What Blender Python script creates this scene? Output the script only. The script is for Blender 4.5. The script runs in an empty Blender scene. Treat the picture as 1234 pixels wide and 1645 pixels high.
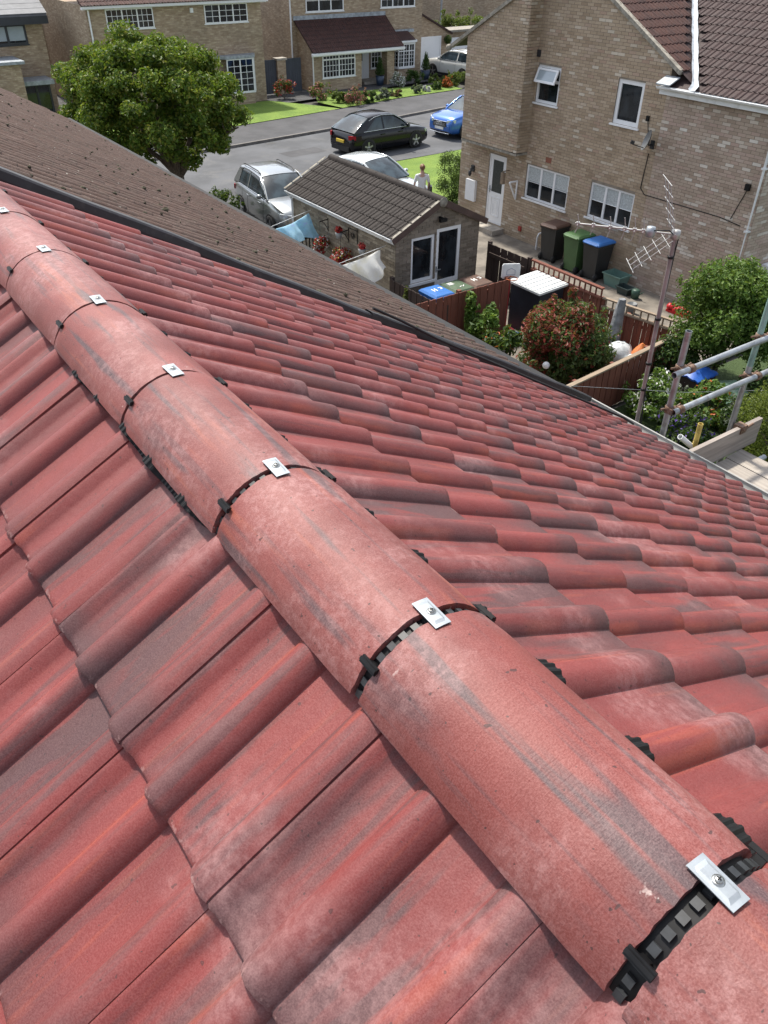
import bpy, bmesh, math, random
from mathutils import Vector, Matrix, noise as mnoise
rnd = random.Random(11)
S = bpy.context.scene
COL = S.collection
PI = math.pi

# ------------------------------------------------------------------ camera
YAW, PIT, ROLL = -0.62112, 0.64437, 0.01209
def cam_axes():
    f = Vector((-math.sin(YAW)*math.cos(PIT), math.cos(YAW)*math.cos(PIT), -math.sin(PIT)))
    r = Vector((math.cos(YAW), math.sin(YAW), 0)); u = r.cross(f)
    c, s = math.cos(ROLL), math.sin(ROLL)
    return c*r+s*u, -s*r+c*u, f
cr, cu, cf = cam_axes()
camd = bpy.data.cameras.new('camera'); cam = bpy.data.objects.new('camera', camd); COL.objects.link(cam)
cam.matrix_world = Matrix(((cr.x, cu.x, -cf.x, -0.5058), (cr.y, cu.y, -cf.y, -0.1411), (cr.z, cu.z, -cf.z, 8.1653), (0, 0, 0, 1)))
camd.sensor_fit = 'VERTICAL'; camd.sensor_height = 36; camd.sensor_width = 27; camd.lens = 36*1274.07/1645
camd.clip_start = 0.05; camd.clip_end = 3000
S.camera = cam

# ------------------------------------------------------------------ light
SUN = Vector((0.05, 0.62, 1.08)).normalized()
elev = math.asin(SUN.z); azim = math.atan2(SUN.x, SUN.y)
W = bpy.data.worlds.new('World'); S.world = W; W.use_nodes = True
wn = W.node_tree.nodes; wl = W.node_tree.links
sky = wn.new('ShaderNodeTexSky'); sky.sky_type = 'NISHITA'; sky.sun_disc = False
sky.sun_elevation = elev; sky.sun_rotation = azim; sky.air_density = 1.0; sky.dust_density = 2.0; sky.ozone_density = 1.0
hs = wn.new('ShaderNodeHueSaturation'); hs.inputs['Saturation'].default_value = .45; wl.new(sky.outputs[0], hs.inputs['Color']); wl.new(hs.outputs[0], wn['Background'].inputs[0]); wn['Background'].inputs[1].default_value = 0.15
sd = bpy.data.lights.new('sun', 'SUN'); sd.energy = 3.3; sd.angle = math.radians(3.0); sd.color = (1, .94, .84)
so = bpy.data.objects.new('sun', sd); COL.objects.link(so); so.rotation_euler = SUN.to_track_quat('Z', 'Y').to_euler(); so.location = (0, 0, 40)
S.view_settings.view_transform = 'Standard'; S.view_settings.look = 'None'; S.view_settings.exposure = 0.85; S.view_settings.gamma = 1
S.view_settings.use_curve_mapping = False

# ------------------------------------------------------------------ helpers
ORG = {}
def thing(name, label, cat, loc=(0, 0, 0), group=None, rz=0.0):
    o = bpy.data.objects.new(name, None); COL.objects.link(o); o.empty_display_size = .2
    o.location = loc; o.rotation_euler = (0, 0, rz); o['label'] = label; o['category'] = cat
    if group: o['group'] = group
    ORG[o.name] = Vector(loc)
    return o
def tag(o, label, cat, group=None):
    o['label'] = label; o['category'] = cat
    if group: o['group'] = group
    return o
def struct(o, label=None):
    o['kind'] = 'structure'
    if label: o['label'] = label
    return o
def org(p):
    return ORG.get(p.name, Vector((0, 0, 0))) if p else Vector((0, 0, 0))

class MB:
    def __init__(s): s.v = []; s.f = []; s.sm = []
    def add(s, vs, fs, smooth=False):
        b = len(s.v); s.v += [tuple(v) for v in vs]
        for f in fs: s.f.append([b+i for i in f]); s.sm.append(smooth)
        return s
    def box(s, x0, x1, y0, y1, z0, z1):
        if x0 > x1: x0, x1 = x1, x0
        if y0 > y1: y0, y1 = y1, y0
        if z0 > z1: z0, z1 = z1, z0
        v = [(x0,y0,z0),(x1,y0,z0),(x1,y1,z0),(x0,y1,z0),(x0,y0,z1),(x1,y0,z1),(x1,y1,z1),(x0,y1,z1)]
        return s.add(v, [(3,2,1,0),(4,5,6,7),(0,1,5,4),(1,2,6,5),(2,3,7,6),(3,0,4,7)])
    def fbox(s, o, U, V, N, u0, u1, v0, v1, n0, n1):
        P = lambda u, v, n: o + U*u + V*v + N*n
        v = [P(u0,v0,n0),P(u1,v0,n0),P(u1,v1,n0),P(u0,v1,n0),P(u0,v0,n1),P(u1,v0,n1),P(u1,v1,n1),P(u0,v1,n1)]
        return s.add(v, [(3,2,1,0),(4,5,6,7),(0,1,5,4),(1,2,6,5),(2,3,7,6),(3,0,4,7)])
    def tube(s, pts, r, n=10, caps=True, smooth=True):
        pts = [Vector(p) for p in pts]; k = len(pts)
        if not isinstance(r, (list, tuple)): r = [r]*k
        ref = None; vs = []
        for i, p in enumerate(pts):
            t = (pts[min(i+1, k-1)]-pts[max(i-1, 0)]).normalized()
            if ref is None: ref = Vector((0, 0, 1)) if abs(t.z) < .9 else Vector((1, 0, 0))
            a = t.cross(ref).normalized(); b = t.cross(a).normalized(); ref = -b if False else ref
            for j in range(n):
                an = 2*PI*j/n; vs.append(p+a*math.cos(an)*r[i]+b*math.sin(an)*r[i])
        fs = [(i*n+j, i*n+(j+1) % n, (i+1)*n+(j+1) % n, (i+1)*n+j) for i in range(k-1) for j in range(n)]
        s.add(vs, fs, smooth)
        if caps: s.add(vs[:n], [list(range(n))]); s.add(vs[-n:], [list(range(n))[::-1]])
        return s
    def pipe(s, a, b, r, ri, n=14):          # open-ended hollow tube
        a = Vector(a); b = Vector(b); s.tube([a, b], r, n, False); s.tube([a, b], ri, n, False)
        t = (b-a).normalized(); ref = Vector((0, 0, 1)) if abs(t.z) < .9 else Vector((1, 0, 0)); u = t.cross(ref).normalized(); w = t.cross(u)
        for p in (a, b):
            vs = [p+(u*math.cos(2*PI*j/n)+w*math.sin(2*PI*j/n))*q for q in (r, ri) for j in range(n)]
            s.add(vs, [(j, (j+1) % n, n+(j+1) % n, n+j) for j in range(n)])
        return s
    def lathe(s, prof, c=(0, 0, 0), n=16, smooth=True, axis='z'):
        vs = []
        for (r, h) in prof:
            for j in range(n):
                a = 2*PI*j/n; x, y = r*math.cos(a), r*math.sin(a)
                if axis == 'z': vs.append((c[0]+x, c[1]+y, c[2]+h))
                elif axis == 'y': vs.append((c[0]+x, c[1]+h, c[2]+y))
                else: vs.append((c[0]+h, c[1]+x, c[2]+y))
        fs = [(i*n+j, i*n+(j+1) % n, (i+1)*n+(j+1) % n, (i+1)*n+j) for i in range(len(prof)-1) for j in range(n)]
        return s.add(vs, fs, smooth)
    def ball(s, c, r, n=10, m=7, jit=0, seed=0):
        rr = random.Random(seed); rx, ry, rz_ = r if isinstance(r, (tuple, list)) else (r, r, r); vs = []
        for i in range(m+1):
            th = PI*i/m
            for j in range(n):
                ph = 2*PI*j/n; q = 1+rr.uniform(-jit, jit)
                vs.append((c[0]+rx*q*math.sin(th)*math.cos(ph), c[1]+ry*q*math.sin(th)*math.sin(ph), c[2]+rz_*q*math.cos(th)))
        return s.add(vs, [(i*n+j, (i+1)*n+j, (i+1)*n+(j+1) % n, i*n+(j+1) % n) for i in range(m) for j in range(n)], True)
    def prism(s, poly, fn, d0, d1):           # poly: 2D points, fn(a,b,d)->3D
        n = len(poly); vs = [fn(a, b, d0) for a, b in poly]+[fn(a, b, d1) for a, b in poly]
        return s.add(vs, [list(range(n))[::-1], list(range(n, 2*n))]+[(i, (i+1) % n, n+(i+1) % n, n+i) for i in range(n)])
    def loft(s, secs, smooth=True, closed=False, caps=True):
        n = len(secs[0]); vs = [p for q in secs for p in q]; m = n if closed else n-1
        s.add(vs, [(i*n+j, i*n+(j+1) % n, (i+1)*n+(j+1) % n, (i+1)*n+j) for i in range(len(secs)-1) for j in range(m)], smooth)
        if caps: s.add(secs[0], [list(range(n))[::-1]]); s.add(secs[-1], [list(range(n))])
        return s
    def mesh(s, name, mat, off=None):
        me = bpy.data.meshes.new(name); off = off or Vector((0, 0, 0))
        me.from_pydata([(v[0]-off.x, v[1]-off.y, v[2]-off.z) for v in s.v], [], s.f)
        me.polygons.foreach_set('use_smooth', s.sm)
        if mat: me.materials.append(mat)
        me.update(); return me
    def build(s, name, mat, parent=None, local=False):
        off = Vector((0, 0, 0)) if local else org(parent)
        me = s.mesh(name, mat, off)
        bm = bmesh.new(); bm.from_mesh(me); bmesh.ops.recalc_face_normals(bm, faces=bm.faces); bm.to_mesh(me); bm.free()
        o = bpy.data.objects.new(name, me); COL.objects.link(o)
        if parent: o.parent = parent
        ORG[o.name] = off if not local else Vector((0, 0, 0))
        return o
def inst(name, me, parent, M, world=True):
    o = bpy.data.objects.new(name, me); COL.objects.link(o); o.parent = parent
    o.matrix_basis = (Matrix.Translation(-org(parent)) @ M) if world else M
    return o
V3 = Vector
def frame(o, x, y, z):
    return Matrix(((x.x, y.x, z.x, o.x), (x.y, y.y, z.y, o.y), (x.z, y.z, z.z, o.z), (0, 0, 0, 1)))

# ------------------------------------------------------------------ materials
def newmat(name):
    m = bpy.data.materials.new(name); m.use_nodes = True; t = m.node_tree
    return m, t.nodes, t.links, t.nodes['Principled BSDF']
class NG:
    def __init__(s, n, l): s.n, s.l = n, l
    def node(s, typ, **kw):
        q = s.n.new(typ)
        for k, v in kw.items(): setattr(q, k, v)
        return q
    def set(s, sock, val):
        if hasattr(val, 'is_linked') or isinstance(val, bpy.types.NodeSocket): s.l.new(val, sock)
        else: sock.default_value = val
    def noise(s, vec, scale, detail=3, rough=.55, dist=0):
        q = s.node('ShaderNodeTexNoise'); s.l.new(vec, q.inputs['Vector']); q.inputs['Scale'].default_value = scale
        q.inputs['Detail'].default_value = detail; q.inputs['Roughness'].default_value = rough; q.inputs['Distortion'].default_value = dist
        return q.outputs['Fac']
    def ramp(s, fac, a, b, lo=0., hi=1.):
        q = s.node('ShaderNodeMapRange'); q.clamp = True; q.interpolation_type = 'SMOOTHSTEP'; s.l.new(fac, q.inputs[0])
        q.inputs[1].default_value = a; q.inputs[2].default_value = b; q.inputs[3].default_value = lo; q.inputs[4].default_value = hi
        return q.outputs[0]
    def cramp(s, fac, stops, const=False):
        q = s.node('ShaderNodeValToRGB'); s.l.new(fac, q.inputs[0]); e = q.color_ramp.elements
        if const: q.color_ramp.interpolation = 'CONSTANT'
        while len(e) < len(stops): e.new(.5)
        for i, (p, c) in enumerate(stops): e[i].position = p; e[i].color = (*c, 1)
        return q.outputs[0]
    def mix(s, fac, a, b, mode='MIX'):
        q = s.node('ShaderNodeMix', data_type='RGBA', blend_type=mode); s.set(q.inputs[0], fac)
        for i, c in ((6, a), (7, b)): s.set(q.inputs[i], (*c, 1) if isinstance(c, tuple) else c)
        return q.outputs[2]
    def math(s, op, a, b=0.):
        q = s.node('ShaderNodeMath', operation=op); s.set(q.inputs[0], a); s.set(q.inputs[1], b); return q.outputs[0]
    def scale(s, vec, sc):
        q = s.node('ShaderNodeVectorMath', operation='MULTIPLY'); s.l.new(vec, q.inputs[0]); q.inputs[1].default_value = sc; return q.outputs[0]
    def addv(s, a, b):
        q = s.node('ShaderNodeVectorMath', operation='ADD'); s.l.new(a, q.inputs[0]); s.l.new(b, q.inputs[1]); return q.outputs[0]
    def bump(s, h, strength, dist, normal=None):
        q = s.node('ShaderNodeBump'); q.inputs['Strength'].default_value = strength; q.inputs['Distance'].default_value = dist
        s.l.new(h, q.inputs['Height'])
        if normal: s.l.new(normal, q.inputs['Normal'])
        return q.outputs[0]
    def pos(s): return s.node('ShaderNodeNewGeometry').outputs['Position']
    def obj(s): return s.node('ShaderNodeTexCoord').outputs['Object']
    def attr(s, nm): q = s.node('ShaderNodeAttribute'); q.attribute_name = nm; return q.outputs['Fac']
    def rand(s): return s.node('ShaderNodeObjectInfo').outputs['Random']
    def island(s): return s.node('ShaderNodeNewGeometry').outputs['Random Per Island']
    def rvec(s, r, k=(37., 91., 53.)):
        q = s.node('ShaderNodeCombineXYZ')
        for i in range(3): s.l.new(s.math('MULTIPLY', r, k[i]), q.inputs[i])
        return q.outputs[0]

def M_(name, col, rough=.6, metal=0., var=.15, vs=3., bump=0., bs=60., bd=.01, spec=.5, coat=0., alpha=None, dirt=None):
    m, n, l, b = newmat(name); g = NG(n, l); p = g.pos()
    f = g.noise(p, vs, 4); dk = tuple(c*(1-var) for c in col); lt = tuple(min(1, c*(1+var)) for c in col)
    c = g.mix(g.ramp(f, .3, .7), dk, lt)
    if dirt: c = g.mix(g.ramp(g.noise(p, dirt[1], 5, .65), .5, .75, 0, dirt[2]), c, dirt[0])
    l.new(c, b.inputs['Base Color']); b.inputs['Roughness'].default_value = rough; b.inputs['Metallic'].default_value = metal
    b.inputs['Specular IOR Level'].default_value = spec; b.inputs['Coat Weight'].default_value = coat; b.inputs['Coat Roughness'].default_value = .05
    if bump: l.new(g.bump(g.noise(p, bs, 3), bump, bd), b.inputs['Normal'])
    return m

def tile_mat(name, reds, grey, haze, gw=1., moss=None, lichen=0., rough=.6, fine=1., spec=.45):
    m, n, l, b = newmat(name); g = NG(n, l)
    r = g.math('FRACT', g.math('ADD', g.rand(), g.attr('tid'))); ob = g.addv(g.obj(), g.rvec(r)); wp = g.pos(); pf = g.attr('prof')
    c = g.mix(g.ramp(g.noise(g.scale(ob, (9, 3, 9)), 1, 4), .3, .7), reds[0], reds[1])
    # orange-ish burn on some parts of the rolls
    c = g.mix(g.math('MULTIPLY', g.ramp(g.noise(g.scale(ob, (40, 2.2, 40)), 1, 2), .60, .72), .55), c, reds[2])
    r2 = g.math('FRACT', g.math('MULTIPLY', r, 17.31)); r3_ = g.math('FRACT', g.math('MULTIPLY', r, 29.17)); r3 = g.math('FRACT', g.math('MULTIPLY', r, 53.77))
    # long grey pigment streaks down the tile
    c = g.mix(g.ramp(r2, .0, 1., 0., .22*gw), c, tuple(x*.55 for x in reds[1]))
    st = g.ramp(g.noise(g.scale(ob, (24, 1.3, 24)), 1, 4, .6), .50, .64)
    st2 = g.ramp(g.noise(g.scale(ob, (9, 1.5, 9)), 1, 4, .62), .50, .64)
    ts = g.attr('ts'); inpan = g.math('MULTIPLY', g.ramp(ts, .142, .160), g.ramp(ts, .262, .236)); onroll = g.math('MULTIPLY', g.ramp(ts, .080, .095), g.ramp(ts, .150, .135))
    st2 = g.math('MINIMUM', 1., g.math('MULTIPLY', st2, g.math('ADD', .85, g.math('SUBTRACT', g.math('MULTIPLY', inpan, .9), g.math('MULTIPLY', onroll, .45)))))
    edge = g.math('MULTIPLY', g.ramp(ts, .074, .083), g.ramp(ts, .104, .090)); c = g.mix(g.math('MULTIPLY', edge, g.ramp(g.noise(g.scale(ob, (3, 5, 3)), 1, 3), .42, .62, 0, .75)), c, reds[2])
    k = g.math('MULTIPLY', g.math('MAXIMUM', g.math('MULTIPLY', st, .8), st2), g.ramp(r3_, .1, .9, .22*gw, .92*gw))
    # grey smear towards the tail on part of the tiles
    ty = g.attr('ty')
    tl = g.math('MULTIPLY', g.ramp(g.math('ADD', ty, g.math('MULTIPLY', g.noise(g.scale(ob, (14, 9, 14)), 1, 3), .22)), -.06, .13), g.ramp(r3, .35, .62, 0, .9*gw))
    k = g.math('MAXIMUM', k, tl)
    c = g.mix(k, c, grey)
    # pale bloom
    c = g.mix(g.math('MULTIPLY', g.ramp(g.noise(g.scale(wp, (3, 3, 3)), 1, 4, .6), .5, .72), g.ramp(g.noise(ob, 60, 4, .7), .36, .66, .10, .40)), c, haze)
    if fine == 1.: c = g.mix(g.math('MULTIPLY', g.ramp(ty, -.011, -.003), g.ramp(g.noise(ob, 55, 3, .7), .54, .64, 0, .35)), c, (.46, .29, .27))
    sp = g.noise(ob, 420, 2, .6)
    c = g.mix(g.ramp(sp, .34, .66), g.mix(.10*fine, c, (.02, .008, .008)), g.mix(.045*fine, c, (.7, .48, .45)))
    c = g.mix(g.ramp(g.noise(ob, 95, 1), .745, .76, 0, .55), c, (.03, .02, .02))
    if moss:
        c = g.mix(g.ramp(g.noise(wp, 9, 6, .7), .5, .66, 0, .7), c, moss)
        c = g.mix(g.ramp(g.noise(wp, 45, 4, .7), .55, .70, 0, .8), c, (.05, .042, .035))
        c = g.mix(g.math('MULTIPLY', g.ramp(pf, .0, .018, .75, 0), g.ramp(g.noise(wp, 14, 4, .7), .3, .6)), c, (.06, .048, .038))  # dark pans: debris, with shade put into the colour so rolls stand out
    if lichen: c = g.mix(g.ramp(g.noise(wp, 30, 2), .72, .76, 0, lichen), c, (.42, .40, .35))
    l.new(c, b.inputs['Base Color'])
    l.new(g.ramp(g.noise(ob, 30, 3), .3, .7, rough-.08, rough+.1), b.inputs['Roughness']); b.inputs['Specular IOR Level'].default_value = spec
    h1 = g.bump(g.noise(ob, 330, 3, .65), .28*fine, .0014); h2 = g.bump(g.noise(ob, 45, 3), .25*fine, .003, h1)
    if moss: h2 = g.bump(g.noise(wp, 38, 5, .7), .6, .009, h2)
    l.new(h2, b.inputs['Normal'])
    return m
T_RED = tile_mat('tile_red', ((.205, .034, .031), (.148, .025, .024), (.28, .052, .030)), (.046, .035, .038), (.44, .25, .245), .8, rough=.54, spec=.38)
T_BROWN = tile_mat('tile_brown', ((.102, .066, .053), (.078, .050, .040), (.115, .072, .055)), (.062, .046, .038), (.15, .115, .098), .6, (.105, .078, .062), .85, .8, spec=.2)
T_GREY = tile_mat('tile_grey', ((0.0310, 0.0273, 0.0248), (0.0236, 0.0211, 0.0192), (0.0341, 0.0291, 0.0260)), (0.0198, 0.0180, 0.0167), (0.0527, 0.0471, 0.0434), .6, None, .2, .7, .5, spec=.15)
T_DARK = tile_mat('tile_dark', ((0.0528, 0.0320, 0.0304), (0.0400, 0.0248, 0.0240), (0.0624, 0.0352, 0.0304)), (0.0336, 0.0256, 0.0256), (0.0800, 0.0600, 0.0576), .6, None, .15, .65, .5, spec=.2)
T_RUST = tile_mat('tile_rust', ((0.0808, 0.0374, 0.0298), (0.0561, 0.0272, 0.0238), (0.0935, 0.0408, 0.0298)), (0.0340, 0.0238, 0.0238), (0.1020, 0.0638, 0.0553), .7, None, .1, .7, .5, spec=.2)

def ridge_mat():
    m, n, l, b = newmat('ridge_red'); g = NG(n, l)
    r = g.rand(); raw = g.obj(); ob = g.addv(raw, g.rvec(r)); wp = g.pos()
    c = g.mix(g.ramp(g.noise(g.scale(ob, (6, 4, 6)), 1, 5), .32, .68), (.140, .028, .024), (.198, .040, .033))
    c = g.mix(g.ramp(g.noise(g.scale(ob, (34, 2.6, 34)), 1, 3), .58, .72, 0, .6), c, (.30, .072, .036))
    st = g.ramp(g.noise(g.scale(ob, (30, 2.2, 30)), 1, 3, .5), .56, .67, 0, .85)
    st = g.math('MAXIMUM', st, g.ramp(g.noise(g.scale(ob, (11, 4, 11)), 1, 4, .6), .57, .74, 0, .55))
    c = g.mix(g.ramp(g.noise(g.scale(ob, (60, 2.0, 60)), 1, 2, .5), .60, .70, 0, .45), c, (.05, .030, .036)); c = g.mix(st, c, (.050, .036, .042))
    pale = g.math('MULTIPLY', g.ramp(g.noise(g.scale(ob, (5, 5, 5)), 1, 4), .36, .64), g.ramp(g.noise(ob, 70, 5, .75), .40, .66, .15, .62))
    c = g.mix(g.math('MULTIPLY', pale, .72), c, (.47, .27, .26))
    c = g.mix(g.ramp(g.noise(ob, 430, 2), .34, .66), g.mix(.13, c, (.02, .008, .008)), g.mix(.06, c, (.7, .48, .45)))
    c = g.mix(g.ramp(g.noise(ob, 95, 1), .735, .75, 0, .7), c, (.03, .02, .02))
    # scuffed mortar-white chips, mainly at the tile ends
    sx = g.node('ShaderNodeSeparateXYZ'); l.new(raw, sx.inputs[0])
    e = g.ramp(g.math('ABSOLUTE', sx.outputs[1]), .175, .215)
    c = g.mix(g.math('MULTIPLY', e, g.ramp(g.noise(ob, 26, 4, .7), .66, .71, 0, .75)), c, (.62, .54, .5))
    l.new(c, b.inputs['Base Color']); b.inputs['Roughness'].default_value = .56; b.inputs['Specular IOR Level'].default_value = .42
    patch = g.ramp(g.noise(g.scale(ob, (4, 4, 4)), 1, 2), .4, .6, .15, 1.)
    wr = g.math('MULTIPLY', g.noise(g.scale(ob, (14, 190, 14)), 1, 3, .6, .6), patch)
    n1 = g.bump(wr, .30, .0024); n2 = g.bump(g.noise(ob, 300, 4, .7), .4, .0016, n1)
    l.new(n2, b.inputs['Normal']); return m
RIDGE = ridge_mat()

def brick_mat(name, stops, dirt=.2):
    m, n, l, b = newmat(name); g = NG(n, l)
    r = g.math('FRACT', g.math('ADD', g.island(), g.math('MULTIPLY', g.rand(), 7.13)))
    c = g.cramp(r, stops); p = g.pos()
    c = g.mix(g.ramp(g.noise(p, 90, 3), .35, .7, 0, .2), c, (.10, .08, .06)); c = g.mix(g.ramp(g.noise(p, 1.3, 4), .4, .7, 0, dirt), c, (.17, .14, .09))
    l.new(c, b.inputs['Base Color']); b.inputs['Roughness'].default_value = .85; l.new(g.bump(g.noise(p, 120, 3), .5, .006), b.inputs['Normal']); return m
BRICK_TAN = brick_mat('brick_tan', [(0, (.32, .235, .16)), (.12, (.38, .29, .20)), (.5, (.44, .34, .24)), (.78, (.47, .37, .27)), (.86, (.41, .285, .21)), (.94, (.53, .44, .34)), (1, (.62, .55, .45))])
BRICK_PALE = brick_mat('brick_pale', [(0, (.36, .275, .215)), (.25, (.43, .34, .27)), (.55, (.48, .385, .31)), (.72, (.46, .335, .28)), (.86, (.53, .445, .37)), (.95, (.63, .565, .49)), (1, (.72, .68, .62))])
BRICK_GAR = brick_mat('brick_garage', [(0, (.17, .14, .105)), (.4, (.26, .22, .165)), (.8, (.33, .285, .215)), (1, (.38, .335, .265))])
BRICK_GABLE = brick_mat('brick_gable', [(0, (.15, .12, .092)), (.4, (.20, .165, .128)), (.8, (.25, .205, .16)), (1, (.30, .255, .205))])
MORTAR = M_('mortar', (.24, .205, .165), .95, var=.2, vs=6)
def far_brick(name, axes, cols, mortar):
    m, n, l, b = newmat(name); g = NG(n, l); p = g.pos()
    sx = g.node('ShaderNodeSeparateXYZ'); l.new(p, sx.inputs[0]); cx = g.node('ShaderNodeCombineXYZ')
    l.new(sx.outputs[axes], cx.inputs[0]); l.new(sx.outputs[2], cx.inputs[1])
    t = g.node('ShaderNodeTexBrick'); l.new(cx.outputs[0], t.inputs['Vector']); t.inputs['Scale'].default_value = 1
    t.inputs['Brick Width'].default_value = .225; t.inputs['Row Height'].default_value = .075; t.inputs['Mortar Size'].default_value = .006; t.inputs['Bias'].default_value = 0
    t.inputs['Color1'].default_value = (*cols[0], 1); t.inputs['Color2'].default_value = (*cols[1], 1); t.inputs['Mortar'].default_value = (*mortar, 1)
    q = g.scale(p, (4.4, 4.4, 13.3)); c = g.mix(g.ramp(g.noise(q, 1, 2), .35, .65, 0, .55), t.outputs[0], cols[2])
    c = g.mix(g.ramp(g.noise(p, .5, 4), .4, .7, 0, .3), c, (.12, .10, .075))
    l.new(c, b.inputs['Base Color']); b.inputs['Roughness'].default_value = .9; l.new(g.bump(t.outputs[1], .4, -.008), b.inputs['Normal']); return m
FB_X = far_brick('far_brick_front', 0, ((.32, .235, .155), (.52, .42, .30), (.25, .175, .115)), (.34, .275, .205))
FB_Y = far_brick('far_brick_side', 1, ((.32, .235, .155), (.52, .42, .30), (.25, .175, .115)), (.34, .275, .205))
WHITE = M_('white_upvc', (.80, .81, .82), .35, var=.03, dirt=((.5, .48, .44), 3, .25))
WHITE_G = M_('white_gutter', (.72, .74, .75), .4, var=.06, dirt=((.35, .34, .3), 4, .35))
BLACKP = M_('black_plastic', (.008, .008, .009), .5, var=.3, vs=40, spec=.25)
BLACKP2 = M_('black_plastic_worn', (.022, .024, .027), .5, var=.3, vs=60)
VERGE = M_('verge_plastic', (.014, .012, .016), .5, var=.25, vs=8, dirt=((.10, .09, .085), 12, .35))
RUBBER = M_('rubber', (.012, .012, .013), .8, var=.3)
STEEL = M_('clip_steel', (.33, .36, .385), .4, .5, var=.08, vs=50, bump=.1, bs=120, bd=.001, dirt=((.40, .42, .45), 90, .4))
SCREW = M_('screw_steel', (.42, .42, .40), .35, 1., var=.2, vs=200)
GALV = M_('galvanised_tube', (.33, .35, .37), .5, .75, var=.2, vs=9, dirt=((.14, .11, .09), 14, .6), bump=.1, bs=60)
GALV_G = M_('green_tube', (.22, .36, .33), .5, .3, var=.25, vs=6, dirt=((.30, .30, .28), 7, .6))
RUSTY = M_('rusty_coupler', (.16, .10, .07), .7, .5, var=.4, vs=40, dirt=((.3, .3, .3), 30, .5))
YELLOW = M_('yellow_tube', (.50, .38, .10), .6, .1, var=.3, vs=20, dirt=((.15, .10, .06), 25, .6))
ALU = M_('aluminium', (.40, .40, .39), .5, .7, var=.15, vs=30, dirt=((.35, .33, .3), 40, .4))
MAST = M_('mast_pole', (.26, .225, .22), .6, .3, var=.25, vs=7, dirt=((.36, .34, .32), 5, .6))
def board_mat(name, col, dark, grain=(1.2, 40, 40)):
    m, n, l, b = newmat(name); g = NG(n, l); p = g.pos(); q = g.addv(g.scale(p, grain), g.rvec(g.rand()))
    c = g.mix(g.ramp(g.noise(q, 1, 5, .65), .3, .7), dark, col); c = g.mix(g.ramp(g.noise(p, 3, 4), .45, .7, 0, .4), c, tuple(x*.55 for x in col))
    c = g.mix(.25, c, g.cramp(g.rand(), [(0, dark), (1, col)]))
    l.new(c, b.inputs['Base Color']); b.inputs['Roughness'].default_value = .85; l.new(g.bump(g.noise(q, 2, 4), .4, .004), b.inputs['Normal']); return m
SCAF_WOOD = board_mat('scaffold_board', (.42, .38, .33), (.23, .20, .175), (35, 1.3, 35))
TOE_WOOD = board_mat('toe_board_wood', (.34, .295, .26), (.17, .145, .13), (1.6, 40, 30))
FENCE_R = board_mat('fence_red', (.21, .072, .044), (.115, .038, .026), (30, 30, 1.5))
FENCE_D = board_mat('fence_dark', (.055, .035, .028), (.03, .02, .018), (30, 30, 1.5))
FENCE_P = board_mat('fence_pale', (.32, .25, .18), (.18, .13, .09), (2, 30, 30))
LEAD = M_('lead', (.30, .33, .36), .5, .2, var=.25, vs=6)
KERB = M_('kerb_stone', (.15, .14, .13), .9, var=.25, vs=4, bump=.3, bs=80)
CONC = M_('concrete', (.33, .30, .26), .9, var=.25, vs=4, bump=.3, bs=80)
VSTONE = M_('verge_stone', (.26, .24, .20), .9, var=.3, vs=10)
def glass_mat(name, col, rough=.04):
    m, n, l, b = newmat(name); g = NG(n, l); p = g.pos()
    c = g.mix(g.ramp(g.noise(g.scale(p, (2.2, 2.2, 1.4)), 1, 3), .4, .65), tuple(x*.5 for x in col), tuple(x*1.5 for x in col))
    l.new(c, b.inputs['Base Color']); b.inputs['Roughness'].default_value = rough; b.inputs['Specular IOR Level'].default_value = .55; return m
GLASS = glass_mat('window_glass', (.018, .022, .026))
CARGLASS = glass_mat('car_glass', (.03, .045, .055), .03)
BLIND = M_('net_blind', (.42, .46, .47), .5, var=.25, vs=25, spec=.9)
FROST = M_('frosted_pane', (.055, .06, .055), .25, var=.2, vs=30)
SKYPANE = M_('vent_pane', (.34, .40, .44), .12, var=.05, spec=1.)
CURT = M_('curtain', (.5, .48, .45), .7, var=.2, vs=9)
def leaf_mat(name, cols, trans=.35, rough=.5):
    m, n, l, b = newmat(name); g = NG(n, l)
    c = g.cramp(g.island(), [(i/(len(cols)-1), q) for i, q in enumerate(cols)])
    c = g.mix(g.ramp(g.noise(g.pos(), 1.6, 3), .35, .65, 0, .35), c, tuple(x*.55 for x in cols[0]))
    l.new(c, b.inputs['Base Color']); b.inputs['Roughness'].default_value = rough; b.inputs['Specular IOR Level'].default_value = .35
    tr = g.node('ShaderNodeBsdfTranslucent'); l.new(g.mix(.35, c, (.25, .32, .03)), tr.inputs[0])
    mx = g.node('ShaderNodeMixShader'); mx.inputs[0].default_value = trans; l.new(b.outputs[0], mx.inputs[1]); l.new(tr.outputs[0], mx.inputs[2])
    l.new(mx.outputs[0], n['Material Output'].inputs[0]); return m
L_TREE = leaf_mat('leaf_tree', [(.038, .085, .010), (.065, .135, .014), (.105, .19, .018), (.165, .24, .024), (.26, .25, .045)], .38)
L_DARK = leaf_mat('leaf_dark', [(.022, .052, .012), (.036, .08, .018), (.055, .11, .024), (.085, .15, .035)])
L_PHOT = leaf_mat('leaf_photinia_green', [(.035, .07, .018), (.06, .11, .028), (.09, .15, .045), (.14, .16, .06)])
L_RED = leaf_mat('leaf_photinia_red', [(.15, .02, .016), (.25, .035, .028), (.32, .08, .06), (.16, .06, .03)], .25)
L_IVY = leaf_mat('leaf_ivy', [(.05, .11, .016), (.085, .165, .024), (.125, .22, .036), (.20, .28, .07)])
L_YEL = leaf_mat('leaf_golden', [(.10, .14, .02), (.15, .20, .03), (.20, .24, .035)])
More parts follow.
